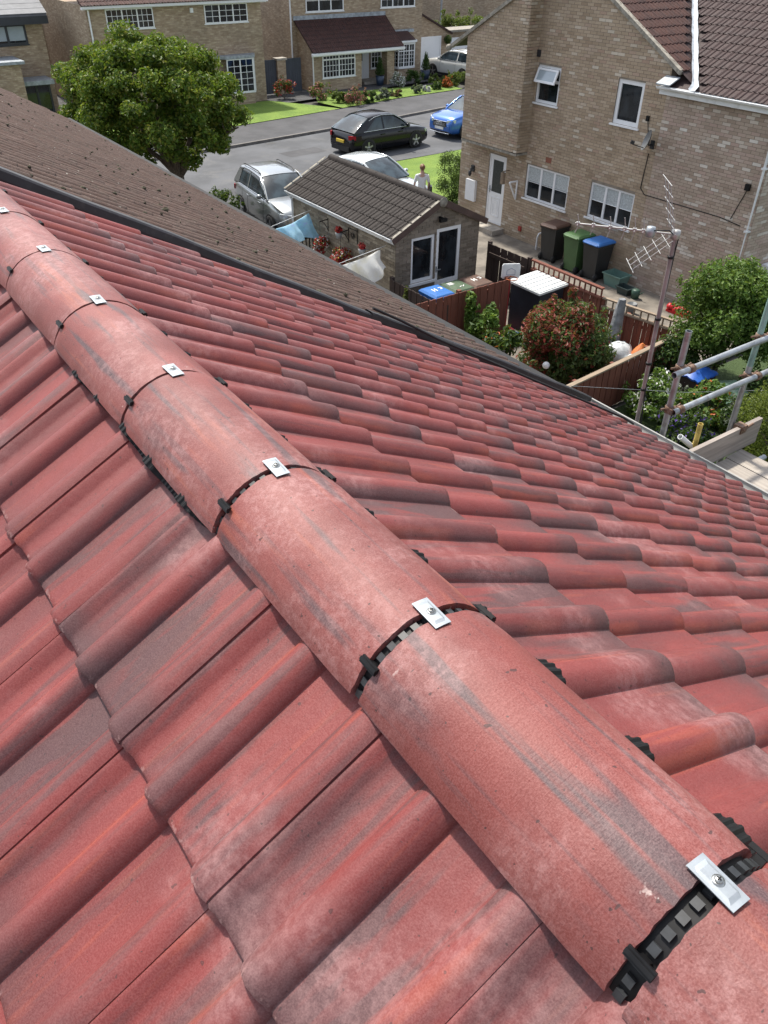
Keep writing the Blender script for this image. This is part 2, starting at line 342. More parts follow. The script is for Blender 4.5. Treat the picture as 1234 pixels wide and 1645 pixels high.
L_LIME = leaf_mat('leaf_lime', [(.07, .11, .02), (.12, .17, .03), (.18, .22, .05)])
L_SAGE = leaf_mat('leaf_sage', [(.10, .13, .09), (.15, .18, .13), (.22, .24, .19)])
L_FLR = leaf_mat('flower_red', [(.30, .02, .02), (.45, .03, .03), (.22, .01, .03)], .2)
L_FLP = leaf_mat('flower_pink', [(.40, .12, .12), (.45, .2, .16), (.28, .08, .07)], .2)
L_FLO = leaf_mat('flower_orange', [(.5, .10, .03), (.55, .16, .04)], .2)
L_FLY = leaf_mat('flower_yellow', [(.6, .42, .05), (.65, .5, .1)], .2)
L_FLW = leaf_mat('flower_white', [(.7, .7, .68), (.6, .6, .6)], .2)
L_FLV = leaf_mat('flower_violet', [(.08, .04, .25), (.12, .06, .32)], .2)
BARK = M_('bark', (.085, .066, .05), .9, var=.4, vs=20, bump=.6, bs=30)
ASPH = M_('asphalt', (.080, .083, .090), .85, var=.22, vs=.7, bump=.25, bs=150, bd=.004, dirt=((.12, .118, .115), .9, .8))
PAVE = M_('pavement_asphalt', (.062, .062, .066), .9, var=.2, vs=.9, bump=.3, bs=150, bd=.004, dirt=((.095, .09, .085), 4, .5))
DRIVE = M_('drive_tarmac', (.060, .06, .063), .9, var=.2, vs=1.3, bump=.25, bs=140, bd=.004)
SLAB = M_('patio_slab', (.17, .15, .125), .9, var=.3, vs=2.5, bump=.3, bs=50)
def grass_mat(name, a, b_):
    m, n, l, b = newmat(name); g = NG(n, l); p = g.pos()
    c = g.mix(g.ramp(g.noise(p, 1.1, 5, .65), .3, .7), a, b_); c = g.mix(g.ramp(g.noise(p, 60, 3), .35, .65, 0, .5), c, tuple(x*.45 for x in a))
    l.new(c, b.inputs['Base Color']); b.inputs['Roughness'].default_value = .9; l.new(g.bump(g.noise(p, 70, 4), .9, .03), b.inputs['Normal']); return m
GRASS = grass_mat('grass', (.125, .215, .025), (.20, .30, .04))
GRASS2 = grass_mat('grass_dark', (.045, .08, .022), (.07, .11, .03))  # darker green grass for the near garden
SOIL = M_('soil', (.06, .045, .032), .95, var=.4, vs=6, bump=.6, bs=40)
# ------------------------------------------------------------------ ground, road, lawns
def sheet(name, pts, z, mat):
    return struct(MB().add([(x, y, z) for x, y in pts], [list(range(len(pts)))]).build(name, mat))
sheet('ground', [(-900, -900), (900, -900), (900, 900), (-900, 900)], -.03, M_('ground_earth', (.085, .08, .07), .95, var=.3, vs=.15))
sheet('driveway', [(8.2, 19.6), (18.6, 19.6), (18.6, 28.6), (8.2, 28.6)], .002, DRIVE)
far_k = [(-60, 33.4), (10, 33.6), (15.8, 34.05), (19.9, 34.55), (25.3, 35.25), (29.2, 35.95), (36, 37.3), (60, 42)]
near_k = [(60, 33.5), (36, 29.6), (30, 28.9), (24, 28.45), (16, 28.2), (8, 28.1), (-60, 28)]
sheet('road', far_k+near_k, .006, ASPH)
pav = [(60, 47), (40, 41.2), (33.3, 39.7), (28.5, 39.3), (24.1, 38.5), (21.3, 38.05), (17.5, 37.5), (10, 37.2), (-60, 37)]
kb = MB()
for (a, b) in zip(far_k[:-1], far_k[1:]):
    d = (V3((*b, 0))-V3((*a, 0))).normalized(); nn = V3((-d.y, d.x, 0)); A = V3((*a, 0)); B = V3((*b, 0))
    L = (B-A).length; k = max(1, int(L/.92))
    for i in range(k): kb.fbox(A, d, nn, V3((0, 0, 1)), L*i/k+.006, L*(i+1)/k-.006, 0, .13, .0, .115)
struct(kb.build('kerb', KERB))
pv = MB(); pts = [(x, y+.12) for x, y in far_k]+pav
pv.add([(x, y, .10) for x, y in pts], [list(range(len(pts)))]); struct(pv.build('pavement', PAVE))
sheet('far_lawn', [(9, 37.15), (17.5, 37.5), (21.3, 38.05), (24.0, 38.48), (23.2, 40.2), (21.9, 42.4), (9, 42.5)], .125, GRASS)
sheet('house_lawn', [(24.2, 38.52), (28.5, 39.3), (33.3, 39.7), (33.2, 41.6), (28, 42.2), (25.2, 42.9), (23.9, 40.6)], .13, GRASS)
sheet('far_path', [(-5, 37.3), (60, 46.9), (60, 75), (-5, 75)], .105, DRIVE)
sheet('near_lawn', [(18.65, 28.1), (24, 28.35), (30, 28.8), (30, 21.0), (17.1, 21.0), (17.35, 24.6)], .03, GRASS)
sheet('patio', [(13.72, 9.0), (17.5, 9.0), (17.5, 20.9), (13.72, 20.9)], .06, SLAB)
sheet('yard', [(9.2, 9.0), (13.7, 9.0), (13.7, 19.7), (9.2, 19.7)], .02, SLAB)
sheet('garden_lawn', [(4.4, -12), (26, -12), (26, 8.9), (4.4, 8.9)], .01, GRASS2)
sheet('road_repair', [(16.9, 31.2), (18.8, 31.35), (18.7, 32.3), (16.8, 32.1)], .0085, PAVE); sheet('road_gully', [(17.2, 33.75), (17.65, 33.8), (17.63, 34.1), (17.18, 34.05)], .010, M_('gully_iron', (.03, .03, .03), .6)); sheet('manhole', [(22.2, 33.1), (22.8, 33.2), (22.75, 33.75), (22.15, 33.65)], .010, M_('manhole_iron', (.05, .048, .045), .6))
mh = MB(); mh.box(15.2, 16.1, 28.95, 29.5, .0, .012); struct(mh.build('road_patch', M_('patch', (.11, .105, .095), .9, var=.2)))

# ------------------------------------------------------------------ double-roman tile
TW, GA, TL, ST = .30, .31, .42, .016
RH = .0265
def tile_h(s):
    """profile: tail of the neighbour's roll, pan, full roll, pan, side-lap roll cut off past its crown"""
    if s < .031: return .0172*max(0., 1-(max(0., s)/.031)**1.25)
    if .082 <= s <= .150: return RH*math.sin(PI*(s-.082)/.068)**.70
    if .236 <= s <= .272: return RH*math.sin(PI/2*(s-.236)/.036)**.70
    if s > .272: return RH-(RH-.0195)*((s-.272)/.0265)**2
    return 0.
def tile_mesh(name, mat, nr=10, seed=0, chip=0.):
    rr = random.Random(seed); ss = [-.012, .0]+[.031*k/5 for k in range(1, 6)]+[.055, .0805]
    ss += [.082+.068*(.5-.5*math.cos(PI*k/nr)) for k in range(nr+1)]+[.1515, .175, .205, .2345]
    h2 = max(4, nr//2+1); ss += [.236+.036*(1-math.cos(PI/2*k/h2)) for k in range(h2+1)]+[.272+.0265*k/3 for k in range(1, 4)]
    prof = [(s, tile_h(s)-(.006 if s < 0 else 0)) for s in ss]
    n = len(prof); lip = prof[-1]
    rows = [(-TL, 0), (-GA, 0), (-.1, 0), (-.012, 0), (-.004, -.0008), (0, -.0035)]
    m = MB(); vs = []
    for (y, dz) in rows:
        for (s, h) in prof:
            jy = rr.uniform(-chip, chip) if y > -.02 else 0
            vs.append((s, y+jy, h+dz+ST*(1+y/GA)))
    m.add(vs, [(i*n+j, i*n+j+1, (i+1)*n+j+1, (i+1)*n+j) for i in range(len(rows)-1) for j in range(n-1)], True)
    tail = vs[-n:]; low = [(s, 0.0+rr.uniform(-chip, chip), h-.013+ST) for (s, h) in prof]
    m.add(tail+low, [(j, j+1, n+j+1, n+j) for j in range(n-1)])
    a = [(lip[0], y, lip[1]+dz+ST*(1+y/GA)) for (y, dz) in rows]; b = [(lip[0]+.0004, y, .006+ST*(1+y/GA)) for (y, dz) in rows]
    k = len(rows); m.add(a+b, [(j, j+1, k+j+1, k+j) for j in range(k-1)])
    me = m.mesh(name, mat); bm = bmesh.new(); bm.from_mesh(me); bmesh.ops.recalc_face_normals(bm, faces=bm.faces)
    if sum(f.normal.z for f in bm.faces) < 0: bmesh.ops.reverse_faces(bm, faces=bm.faces)
    bm.to_mesh(me); bm.free()
    at = me.attributes.new('prof', 'FLOAT', 'POINT'); at.data.foreach_set('value', [v.co.z-ST*(1+v.co.y/GA) for v in me.vertices]); me.attributes.new('ts', 'FLOAT', 'POINT').data.foreach_set('value', [v.co.x for v in me.vertices]); me.attributes.new('ty', 'FLOAT', 'POINT').data.foreach_set('value', [v.co.y for v in me.vertices]); return me
def join_tiles(name, me, mats, parent, mat):
    """many tiles as one mesh part"""
    src = [v.co.copy() for v in me.vertices]; fs = [list(p.vertices) for p in me.polygons]; sm = [p.use_smooth for p in me.polygons]
    m = MB(); tid = []; ty = [v.co.y for v in me.vertices]*len(mats); pr = [d.value for d in me.attributes['prof'].data]*len(mats)
    for M in mats:
        tid += [rnd.random()]*len(src); b = len(m.v); m.v += [tuple(M @ c) for c in src]; m.f += [[b+i for i in f] for f in fs]; m.sm += sm
    mm = m.mesh(name, mat, org(parent)); mm.attributes.new('prof', 'FLOAT', 'POINT').data.foreach_set('value', pr); mm.attributes.new('ts', 'FLOAT', 'POINT').data.foreach_set('value', [v.co.x for v in me.vertices]*len(mats)); mm.attributes.new('ty', 'FLOAT', 'POINT').data.foreach_set('value', ty); mm.attributes.new('tid', 'FLOAT', 'POINT').data.foreach_set('value', tid); o = bpy.data.objects.new(name, mm); COL.objects.link(o); o.parent = parent; o['kind'] = 'stuff'; return o

# ------------------------------------------------------------------ our house
RP = .51747; CP, SP = math.cos(RP), math.sin(RP)
house = thing('house', 'house under the red tiled roof with capped ridge that fills the foreground', 'house', (0, 0, 0))
HZ = 7.4-.040
dR, nR = V3((CP, 0, -SP)), V3((SP, 0, CP)); dL, nL = V3((-CP, 0, -SP)), V3((-SP, 0, CP))
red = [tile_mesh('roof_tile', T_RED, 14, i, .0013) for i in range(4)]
D1R, D1L = .4755-.0, .4347
def cam_uv(p):
    q = p-cam.matrix_world.translation; z = q.dot(cf)
    if z < .05: return None
    return 617+1274*q.dot(cr)/z, 822.5-1274*q.dot(cu)/z
def inview(p, mg=120):
    u = cam_uv(p)
    return u is not None and -mg < u[0] < 1234+mg and -mg < u[1] < 1645+mg
rest = []
for side in (0, 1):
    for c in range(15):
        for m in range(-14, 12):
            if side == 0:
                o = V3((0, .068+.3*m, HZ))+dR*(D1R+GA*c); X, Y, Z = V3((0, 1, 0)), dR, nR
            else:
                o = V3((0, .3955+.3*m, HZ-.012))+dL*(D1L+GA*c); X, Y, Z = V3((0, -1, 0)), dL, nL
                if o.y > 3.70: continue
            jz = rnd.uniform(-.0015, .0015); jr = rnd.uniform(-.006, .006); jy = rnd.uniform(-.003, .003)
            M = frame(o+Z*jz+Y*jy, X, Y, Z) @ Matrix.Rotation(jr, 4, 'Z') @ Matrix.Rotation(rnd.uniform(-.006, .006), 4, 'X')
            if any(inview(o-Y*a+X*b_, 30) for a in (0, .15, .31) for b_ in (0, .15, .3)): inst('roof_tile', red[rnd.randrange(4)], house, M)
            else: rest.append(M)
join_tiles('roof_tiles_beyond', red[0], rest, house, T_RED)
# deck and walls below the tiles
b = MB()
for d, n_ in ((dR, nR), (dL, nL)):
    b.fbox(V3((0, 0, HZ)), V3((0, 1, 0)), d, n_, -4.1, 3.66, .02, 4.72, -.10, -.022)
b.build('roof_deck', FENCE_D, house)
b = MB(); b.box(-3.85, 3.85, -3.9, 3.62, 0, 4.95); b.build('wall', FB_Y, house)
b = MB(); b.prism([(-3.85, 4.95), (3.85, 4.95), (0, 7.15)], lambda a, z, d: (a, d, z), 3.4, 3.62); b.build('gable_wall', FB_X, house)
EX, EZ = (V3((0, 0, HZ))+dR*(D1R+GA*14)).x, (V3((0, 0, HZ))+dR*(D1R+GA*14)).z
b = MB()
gp = [(EX+.062+.075*math.cos(PI+PI*i/10), EZ-.026+.062*math.sin(PI+PI*i/10)) for i in range(11)]
gp2 = [(x+(.004 if i < 5 else -.004), z+.004) for i, (x, z) in enumerate(gp)]
b.loft([[V3((x, y, z)) for x, z in gp] for y in (-4, 3.64)], True, False, False); b.loft([[V3((x, y, z)) for x, z in gp2] for y in (-4, 3.64)], True, False, False)
b.tube([(EX+.137, -4, EZ-.022), (EX+.137, 3.64, EZ-.022)], .0075, 6)
b.build('gutter', M_('eave_gutter', (.30, .30, .29), .5, var=.15, dirt=((.14, .13, .11), 6, .5)), house)
b = MB(); b.box(EX-.10, EX-.07, -4, 3.64, EZ-.24, EZ-.035); b.build('fascia_board', WHITE_G, house)
# dry verge: two overlapping black lengths, then a rounded end
VY = 3.665
def verge_len(d0, d1, lift):
    m = MB(); secs = []
    for i in range(13):
        d = d0+(d1-d0)*i/12; wob = .006*math.sin(d*2.1)+.003*math.sin(d*7+1); p = V3((0, VY, HZ))+dR*d+nR*(lift+wob)
        q = [(-.060, .020), (-.054, .052), (-.044, .060), (.02, .060), (.032, .052), (.032, -.06)]
        secs.append([p+V3((0, y, 0))+nR*h for y, h in q])
    m.loft(secs, False, False, False)
    secs2 = [[s[0]-nR*.03 for s in secs], [s[0] for s in secs]]; m.loft(secs2, False, False, False)
    return m
verge_len(-.01, 2.42, 0).build('dry_verge', VERGE, house)
verge_len(2.36, 4.90, .010).build('dry_verge', VERGE, house)
b = MB(); secs = []
for i in range(13):
    d = 4.6*i/12; p = V3((0, VY-.02, HZ-.012))+dL*d; secs.append([p+V3((0, y, 0))+nL*h for y, h in [(-.075, .036), (-.02, .072), (.045, .062), (.045, -.06)]])
b.loft(secs, False, False, False); b.build('dry_verge', VERGE, house)

# ridge: half-round tiles, joint unions, clips
JY = [-.455, -.002, .460, .896, 1.338, 1.798, 2.247, 2.690, 3.14, 3.62]
RR, RA = .132, math.radians(71)
RC = 7.4-RR
def arc(r, a, y, dz=0): return V3((r*math.sin(a), y, RC+dz+r*math.cos(a)))
def ridge_local(L, seed):
    rr = random.Random(seed); m = MB(); ns, nl = 36, 10
    secs = []
    for i in range(nl+1):
        t = i/nl; y = -L/2+L*t; sh = 0
        if i in (0, nl): sh = .0025
        sec = []
        for j in range(ns+1):
            a = -RA+2*RA*j/ns; q = RR-sh+.0012*mnoise.noise((a*2.5, y*9+seed*7, seed)); jy = rr.uniform(-.0012, .0012) if i in (0, nl) else 0
            sec.append(V3((q*math.sin(a), y+jy, q*math.cos(a)-RR)))
        if i in (1,): pass
        secs.append(sec)
    ins = [secs[0], ]
    m.loft(secs, True, False, False)
    ri = RR-.016
    inn = [[V3((ri*math.sin(-RA+2*RA*j/ns), (-L/2 if e == 0 else L/2), ri*math.cos(-RA+2*RA*j/ns)-RR)) for j in range(ns+1)] for e in (0, 1)]
    m.loft(inn, True, False, False)
    m.loft([secs[0], inn[0]], False, False, False); m.loft([secs[-1], inn[1]], False, False, False)
    m.loft([[s[0] for s in secs], [inn[0][0]+(inn[1][0]-inn[0][0])*i/nl for i in range(nl+1)]], False, False, False)
    m.loft([[s[-1] for s in secs], [inn[0][-1]+(inn[1][-1]-inn[0][-1])*i/nl for i in range(nl+1)]], False, False, False)
    return m
GAPS = {1: .025, 2: .020, 3: .015, 4: .011, 5: .009}
for k in range(len(JY)-1):
    g0, g1 = GAPS.get(k, .010), GAPS.get(k+1, .010)
    y0, y1 = JY[k]+g0/2, JY[k+1]-g1/2
    o = ridge_local(y1-y0, k).build('ridge_tile', RIDGE, house, local=True)
    o.location = (rnd.uniform(-.0015, .0015), (y0+y1)/2, 7.4+rnd.uniform(-.0015, .0015)); o.rotation_euler = (rnd.uniform(-.004, .004), rnd.uniform(-.008, .008), rnd.uniform(-.003, .003))
for k in range(1, len(JY)-1):
    y = JY[k]; m = MB(); w = .014; ns = 40
    for r0 in (RR-.013,):
        m.loft([[arc(r0, -RA+2*RA*j/ns, yy) for j in range(ns+1)] for yy in (y-.03, y+.03)], True, False, False)
    for e in (-1, 1):
        m.loft([[arc(RR-.014, -RA+2*RA*j/ns, y+e*.001) for j in range(ns+1)], [arc(RR-.0135, -RA+2*RA*j/ns, y+e*.009) for j in range(ns+1)]], False, False, False)
    u = m.build('joint_union', BLACKP, house)
    m = MB()
    for j in range(15):
        a = -RA+.06+(2*RA-.12)*j/14; t = V3((math.cos(a), 0, -math.sin(a))); n_ = V3((math.sin(a), 0, math.cos(a)))
        m.fbox(arc(RR-.013, a, y), t, V3((0, 1, 0)), n_, -.0054, .0054, -.0056, .0056, 0, .0055)
    m.build('union_lug', BLACKP2, u)
    for sgn, ang in ((-1, -.80), (1, .98)):
        t = V3((math.cos(ang), 0, -math.sin(ang))); n_ = V3((math.sin(ang), 0, math.cos(ang))); m = MB(); q = arc(RR, ang, y)
        m.fbox(q, t, V3((0, 1, 0)), n_, -.0058, .0058, -.017, .017, .001, .0055)
        m.fbox(q, t, V3((0, 1, 0)), n_, -.0026, .0026, -.0171, .0171, .0054, .0078)
        m.fbox(q, t, V3((0, 1, 0)), n_, -.005, .005, -.006, .006, -.012, .002)
        m.build('union_clip', BLACKP, u)
    # steel plate over the crown, gently bent, pressed panel, screw
    m = MB(); wv, lv = .0130, .0285; nx, ny = 8, 10; yaw = rnd.uniform(-.06, .06)
    def pl(i, j, up):
        s_, t_ = -wv+2*wv*i/nx, -lv+2*lv*j/ny
        x = s_*math.cos(yaw)-t_*math.sin(yaw); yv = s_*math.sin(yaw)+t_*math.cos(yaw)
        e = .0016 if (2 <= i <= nx-2 and 2 <= j <= ny-2) else 0
        return V3((x+.006, y+yv, 7.4-(x+.006)**2/(2*RR)*.7+.0035+e+up-.0012*(t_/lv)**2*0))
    m.add([pl(i, j, 0) for j in range(ny+1) for i in range(nx+1)], [(j*(nx+1)+i, j*(nx+1)+i+1, (j+1)*(nx+1)+i+1, (j+1)*(nx+1)+i) for j in range(ny) for i in range(nx)])
    m.add([pl(i, j, -.0015) for j in range(ny+1) for i in range(nx+1)], [(j*(nx+1)+i, j*(nx+1)+i+1, (j+1)*(nx+1)+i+1, (j+1)*(nx+1)+i) for j in range(ny) for i in range(nx)])
    cl = m.build('ridge_clip', STEEL, house)
    m = MB(); c = (.006, y, 7.4+.004)
    m.lathe([(.0068, .0005), (.0068, .0016), (.0045, .0022)], c, 16); m.lathe([(.0045, .0018), (.0045, .0038), (.0032, .0052), (.0, .0054)], c, 14)
    sc = m.build('screw', SCREW, cl)
    m = MB(); m.box(c[0]-.0026, c[0]+.0026, y-.0007, y+.0007, c[2]+.0050, c[2]+.0058); m.box(c[0]-.0007, c[0]+.0007, y-.0026, y+.0026, c[2]+.0050, c[2]+.0059); m.v = m.v
    m.build('screw_recess', BLACKP, cl)
# pleated black ridge roll draped over the tiles on both sides
def drape(side, y0, y1, d0, dfun, name):
    m = MB(); n = int((y1-y0)/.0035); d_, nn, h0 = (dR, nR, HZ) if side == 0 else (dL, nL, HZ-.012)
    a, b_ = [], []; c_ = []
    for i in range(n+1):
        y = y0+(y1-y0)*i/n
        s = ((y-.068) % .3) if side == 0 else ((.3955-y) % .3)
        h = tile_h(s)*1.04+.0055+(.0030 if (i//2) % 2 else 0); d1 = dfun(y)
        p = V3((0, y, h0)); tilt = lambda d: ST*(1+(d-(D1R if side == 0 else D1L))/GA)
        a.append(p+d_*d0+nn*(h+tilt(d0)+.006)); b_.append(p+d_*d1+nn*(h+tilt(d1))); c_.append(p+d_*(d1+.001)+nn*(h+tilt(d1)-.006))
    m.loft([a, b_, c_], False, False, False); return m.build(name, BLACKP, house)
drape(0, -.6, 3.6, .07, lambda y: .146+.004*mnoise.noise((y*3, 0, 0))-.022*min(1, max(0, (y-.35)*1.6)), 'ridge_roll')
drape(1, -.6, 3.6, .07, lambda y: .098+.040*math.exp(-((y-1.12)/.24)**4)+.034*math.exp(-((y-1.58)/.24)**4)+.003*mnoise.noise((y*14, 3, 0)), 'ridge_roll')
# coax cable lying on the roof beside the verge
def on_roof(x, y, h): return V3((0, y, HZ))+dR*(x/CP)+nR*h
cable = MB().tube([on_roof(x, y, h) for x, y, h in [(2.05, 3.63, .085), (2.25, 3.60, .08), (2.5, 3.54, .062), (2.75, 3.47, .060), (2.95, 3.42, .058), (3.15, 3.33, .060), (3.4, 3.28, .058), (3.62, 3.22, .060), (3.85, 3.17, .058), (4.1, 3.15, .052), (4.28, 3.17, .03)]], .0085, 8).build('cable', RUBBER)
tag(cable, 'thin black cable lying on the red tiles beside the black verge', 'cable')

# ------------------------------------------------------------------ attached house with the old brown roof
nb = thing('attached_house', 'attached house with weathered brown tiled roof beyond the black verge', 'house', (0, 10, 0))
bro = [tile_mesh('roof_tile', T_BROWN, 7, 20+i, .005) for i in range(3)]
lst = []
for c in range(15):
    for m in range(0, 46):
        o = V3((0, 3.74+.3*m, HZ-.030))+dR*(D1R+.05+GA*c); jr = rnd.uniform(-.02, .02)
        M = frame(o+nR*rnd.uniform(-.004, .004)+dR*rnd.uniform(-.008, .008), V3((0, 1, 0)), dR, nR) @ Matrix.Rotation(jr, 4, 'Z')
        u = cam_uv(o)
        lst.append((0 if (u and 0 <= u[0] <= 1234 and 0 <= u[1] <= 1645) else 1, (o-cam.location).length, M))
lst.sort(key=lambda q: (q[0], q[1]))
for q in lst[:300]: inst('roof_tile', bro[rnd.randrange(3)], nb, q[2])
join_tiles('roof_tiles_beyond', bro[0], [q[2] for q in lst[300:]], nb, T_BROWN)
b = MB()
for d, n_ in ((dR, nR), (dL, nL)): b.fbox(V3((0, 0, HZ-.03)), V3((0, 1, 0)), d, n_, 3.73, 17.6, 0, 4.76, -.12, -.018)
b.build('roof_deck', T_BROWN, nb)
b = MB(); b.box(-3.85, 3.9, 3.74, 17.4, 0, 4.9); b.build('wall', FB_Y, nb)
b = MB()
rr = random.Random(3)
for i in range(520):
    y = 3.9+13*rr.random()**1.4; d = rr.uniform(.4, 4.75); c = rr.choice((.0, 1)); s = (y-3.74) % .3
    p = V3((0, y, HZ-.03))+dR*d+nR*(tile_h(s)+.012); r_ = rr.uniform(.006, .022)*(1.3 if rr.random() < .1 else 1)
    b.ball(p, (r_, r_, r_*.6), 6, 4, .3, i)
mo = b.build('moss', M_('moss', (.055, .05, .03), .95, var=.5, vs=60), nb); mo['kind'] = 'stuff'
b = MB()
for y in (3.9,): b.box(4.26, 4.36, 3.75, 17.5, EZ-.16, EZ-.06)
b.build('gutter', RUBBER, nb)
# ------------------------------------------------------------------ brick walls
def clip(poly, a, b, c):       # keep a*u+b*v<=c
    out = []
    for i in range(len(poly)):
        p, q = poly[i], poly[(i+1) % len(poly)]; fp, fq = a*p[0]+b*p[1]-c, a*q[0]+b*q[1]-c
        if fp <= 0: out.append(p)
        if fp*fq < 0: t = fp/(fp-fq); out.append((p[0]+(q[0]-p[0])*t, p[1]+(q[1]-p[1])*t))
    return out
def brick_polys(outline, openings, v0, v1, u0, u1, seed=0, stretch=True):
    hp = []
    n = len(outline)
    for i in range(n):
        (x0, y0), (x1, y1) = outline[i], outline[(i+1) % n]; a, b = (y1-y0), -(x1-x0); hp.append((a, b, a*x0+b*y0))
    cx = sum(p[0] for p in outline)/n; cy = sum(p[1] for p in outline)/n
    hp = [(a, b, c) if a*cx+b*cy <= c else (-a, -b, -c) for a, b, c in hp]
    row = 0; v = v0
    while v < v1:
        u = u0-.225+(0 if row % 2 else .1125)
        while u < u1:
            iv = [(u, u+.215)]
            for (a, b, c, d) in openings:
                if v+.065 > c+.004 and v < d-.004:
                    nv = []
                    for (p, q) in iv:
                        if q <= a or p >= b: nv.append((p, q))
                        else:
                            if p < a-.01: nv.append((p, a))
                            if q > b+.01: nv.append((b, q))
                    iv = nv
            for (p, q) in iv:
                if q-p < .02: continue
                poly = [(p, v), (q, v), (q, v+.065), (p, v+.065)]; full = q-p > .2149
                for h in hp:
                    k = clip(poly, *h); full = full and len(k) == 4 and abs(sum(abs(k[i][0]-poly[i][0])+abs(k[i][1]-poly[i][1]) for i in range(4))) < 1e-6 if len(k) == len(poly) else False
                    poly = k
                    if len(poly) < 3: break
                if len(poly) >= 3: yield poly, full, u, v
            u += .225
        v += .075; row += 1
def brick_core(parent, o, U, N, outline, openings, th=.24):
    us = sorted({p[0] for p in outline} | {a for q in openings for a in q[:2]}); vs = sorted({p[1] for p in outline} | {a for q in openings for a in q[2:]})
    n = len(outline); hp = []
    for i in range(n):
        (x0, y0), (x1, y1) = outline[i], outline[(i+1) % n]; a, b = (y1-y0), -(x1-x0); hp.append((a, b, a*x0+b*y0))
    cx = sum(p[0] for p in outline)/n; cy = sum(p[1] for p in outline)/n; hp = [(a, b, c) if a*cx+b*cy <= c else (-a, -b, -c) for a, b, c in hp]
    m = MB()
    for u0, u1 in zip(us[:-1], us[1:]):
        for v0, v1 in zip(vs[:-1], vs[1:]):
            cu_, cv_ = (u0+u1)/2, (v0+v1)/2
            if any(a < cu_ < b and c < cv_ < d for a, b, c, d in openings): continue
            poly = [(u0, v0), (u1, v0), (u1, v1), (u0, v1)]
            for h in hp:
                poly = clip(poly, *h)
                if len(poly) < 3: break
            if len(poly) >= 3: m.prism(poly, lambda a, b, d: o+U*a+ZZ*b+N*d, 0, -th)
    return m.build('wall', MORTAR, parent)
def brick_wall(parent, o, U, N, outline, openings, mat, v0, v1, u0, u1, singles=0, near=None, proud=.008, core=True):
    if core: brick_core(parent, o, U, N, outline, openings)
    Z = V3((0, 0, 1)); m = MB(); k = 0; sing = []
    for poly, full, u, v in brick_polys(outline, openings, v0, v1, u0, u1):
        pr = proud+rnd.uniform(-.002, .002)
        if full and len(sing) < singles and (near is None or near(u, v)): sing.append((u, v, pr)); continue
        n = len(poly); m.add([o+U*a+Z*b+N*pr for a, b in poly]+[o+U*a+Z*b+N*(-.004) for a, b in poly], [list(range(n))]+[(i, (i+1) % n, n+(i+1) % n, n+i) for i in range(n)])
    w = m.build('brickwork', mat, parent); w['kind'] = 'stuff'
    if sing:
        bm_ = MB().fbox(V3((0, 0, 0)), V3((1, 0, 0)), V3((0, 1, 0)), V3((0, 0, 1)), 0, .215, 0, .065, -.012, 0).mesh('brick', mat)
        for (u, v, pr) in sing: inst('brick', bm_, parent, frame(o+U*u+Z*v+N*pr, U, Z, N))
    return w
def window(parent, o, U, N, u0, u1, v0, v1, lights=1, trans=0., bars=(0, 0), sill=True, panes=None, fw=.055, mat=None, bar_t=.012, name='window', sillh=.045, rec=-.05):
    """frame part with panes, glazing bars and sill as sub-parts"""
    Z = V3((0, 0, 1)); m = MB(); mat = mat or WHITE; o = o+N*rec
    m.fbox(o, U, Z, N, u0, u0+fw, v0, v1, -.05, .022); m.fbox(o, U, Z, N, u1-fw, u1, v0, v1, -.05, .022)
    m.fbox(o, U, Z, N, u0+fw, u1-fw, v1-fw, v1, -.05, .021); m.fbox(o, U, Z, N, u0+fw, u1-fw, v0, v0+fw, -.05, .021)
    w = (u1-u0-2*fw); 
    for i in range(1, lights): c = u0+fw+w*i/lights; m.fbox(o, U, Z, N, c-fw*.6, c+fw*.6, v0+fw, v1-fw, -.05, .020)
    vt = v1-fw-trans if trans else None
    if trans: m.fbox(o, U, Z, N, u0+fw, u1-fw, vt-fw*.5, vt+fw*.5, -.05, .024)
    fr = m.build(name, mat, parent)
    if bars != (0, 0):
        m = MB()
        for i in range(lights):
            a, b = u0+fw+w*i/lights, u0+fw+w*(i+1)/lights
            for j in range(1, bars[0]+1): c = a+(b-a)*j/(bars[0]+1); m.fbox(o, U, Z, N, c-bar_t/2, c+bar_t/2, v0+fw, v1-fw, -.02, .008)
            for j in range(1, bars[1]+1): c = v0+fw+(v1-v0-2*fw)*j/(bars[1]+1); m.fbox(o, U, Z, N, a, b, c-bar_t/2, c+bar_t/2, -.02, .007)
        m.build('glazing_bar', mat, fr)
    for i in range(lights):
        a, b = u0+fw+w*i/lights, u0+fw+w*(i+1)/lights; pm = panes if panes else GLASS
        if isinstance(pm, tuple):      # (lower, upper, split)
            c = v0+fw+(v1-v0-2*fw)*pm[2]
            MB().fbox(o, U, Z, N, a, b, v0+fw, c, -.03, -.012).build('pane', pm[0], fr); MB().fbox(o, U, Z, N, a, b, c, v1-fw, -.03, -.010).build('pane', pm[1], fr)
        else: MB().fbox(o, U, Z, N, a, b, v0+fw, v1-fw, -.03, -.012).build('pane', pm, fr)
    if sill: MB().fbox(o, U, Z, N, u0-.05, u1+.05, v0-sillh, v0-.002, -.05-min(0, rec), .055-rec).build('sill', mat, fr)
    return fr
ZZ = V3((0, 0, 1))

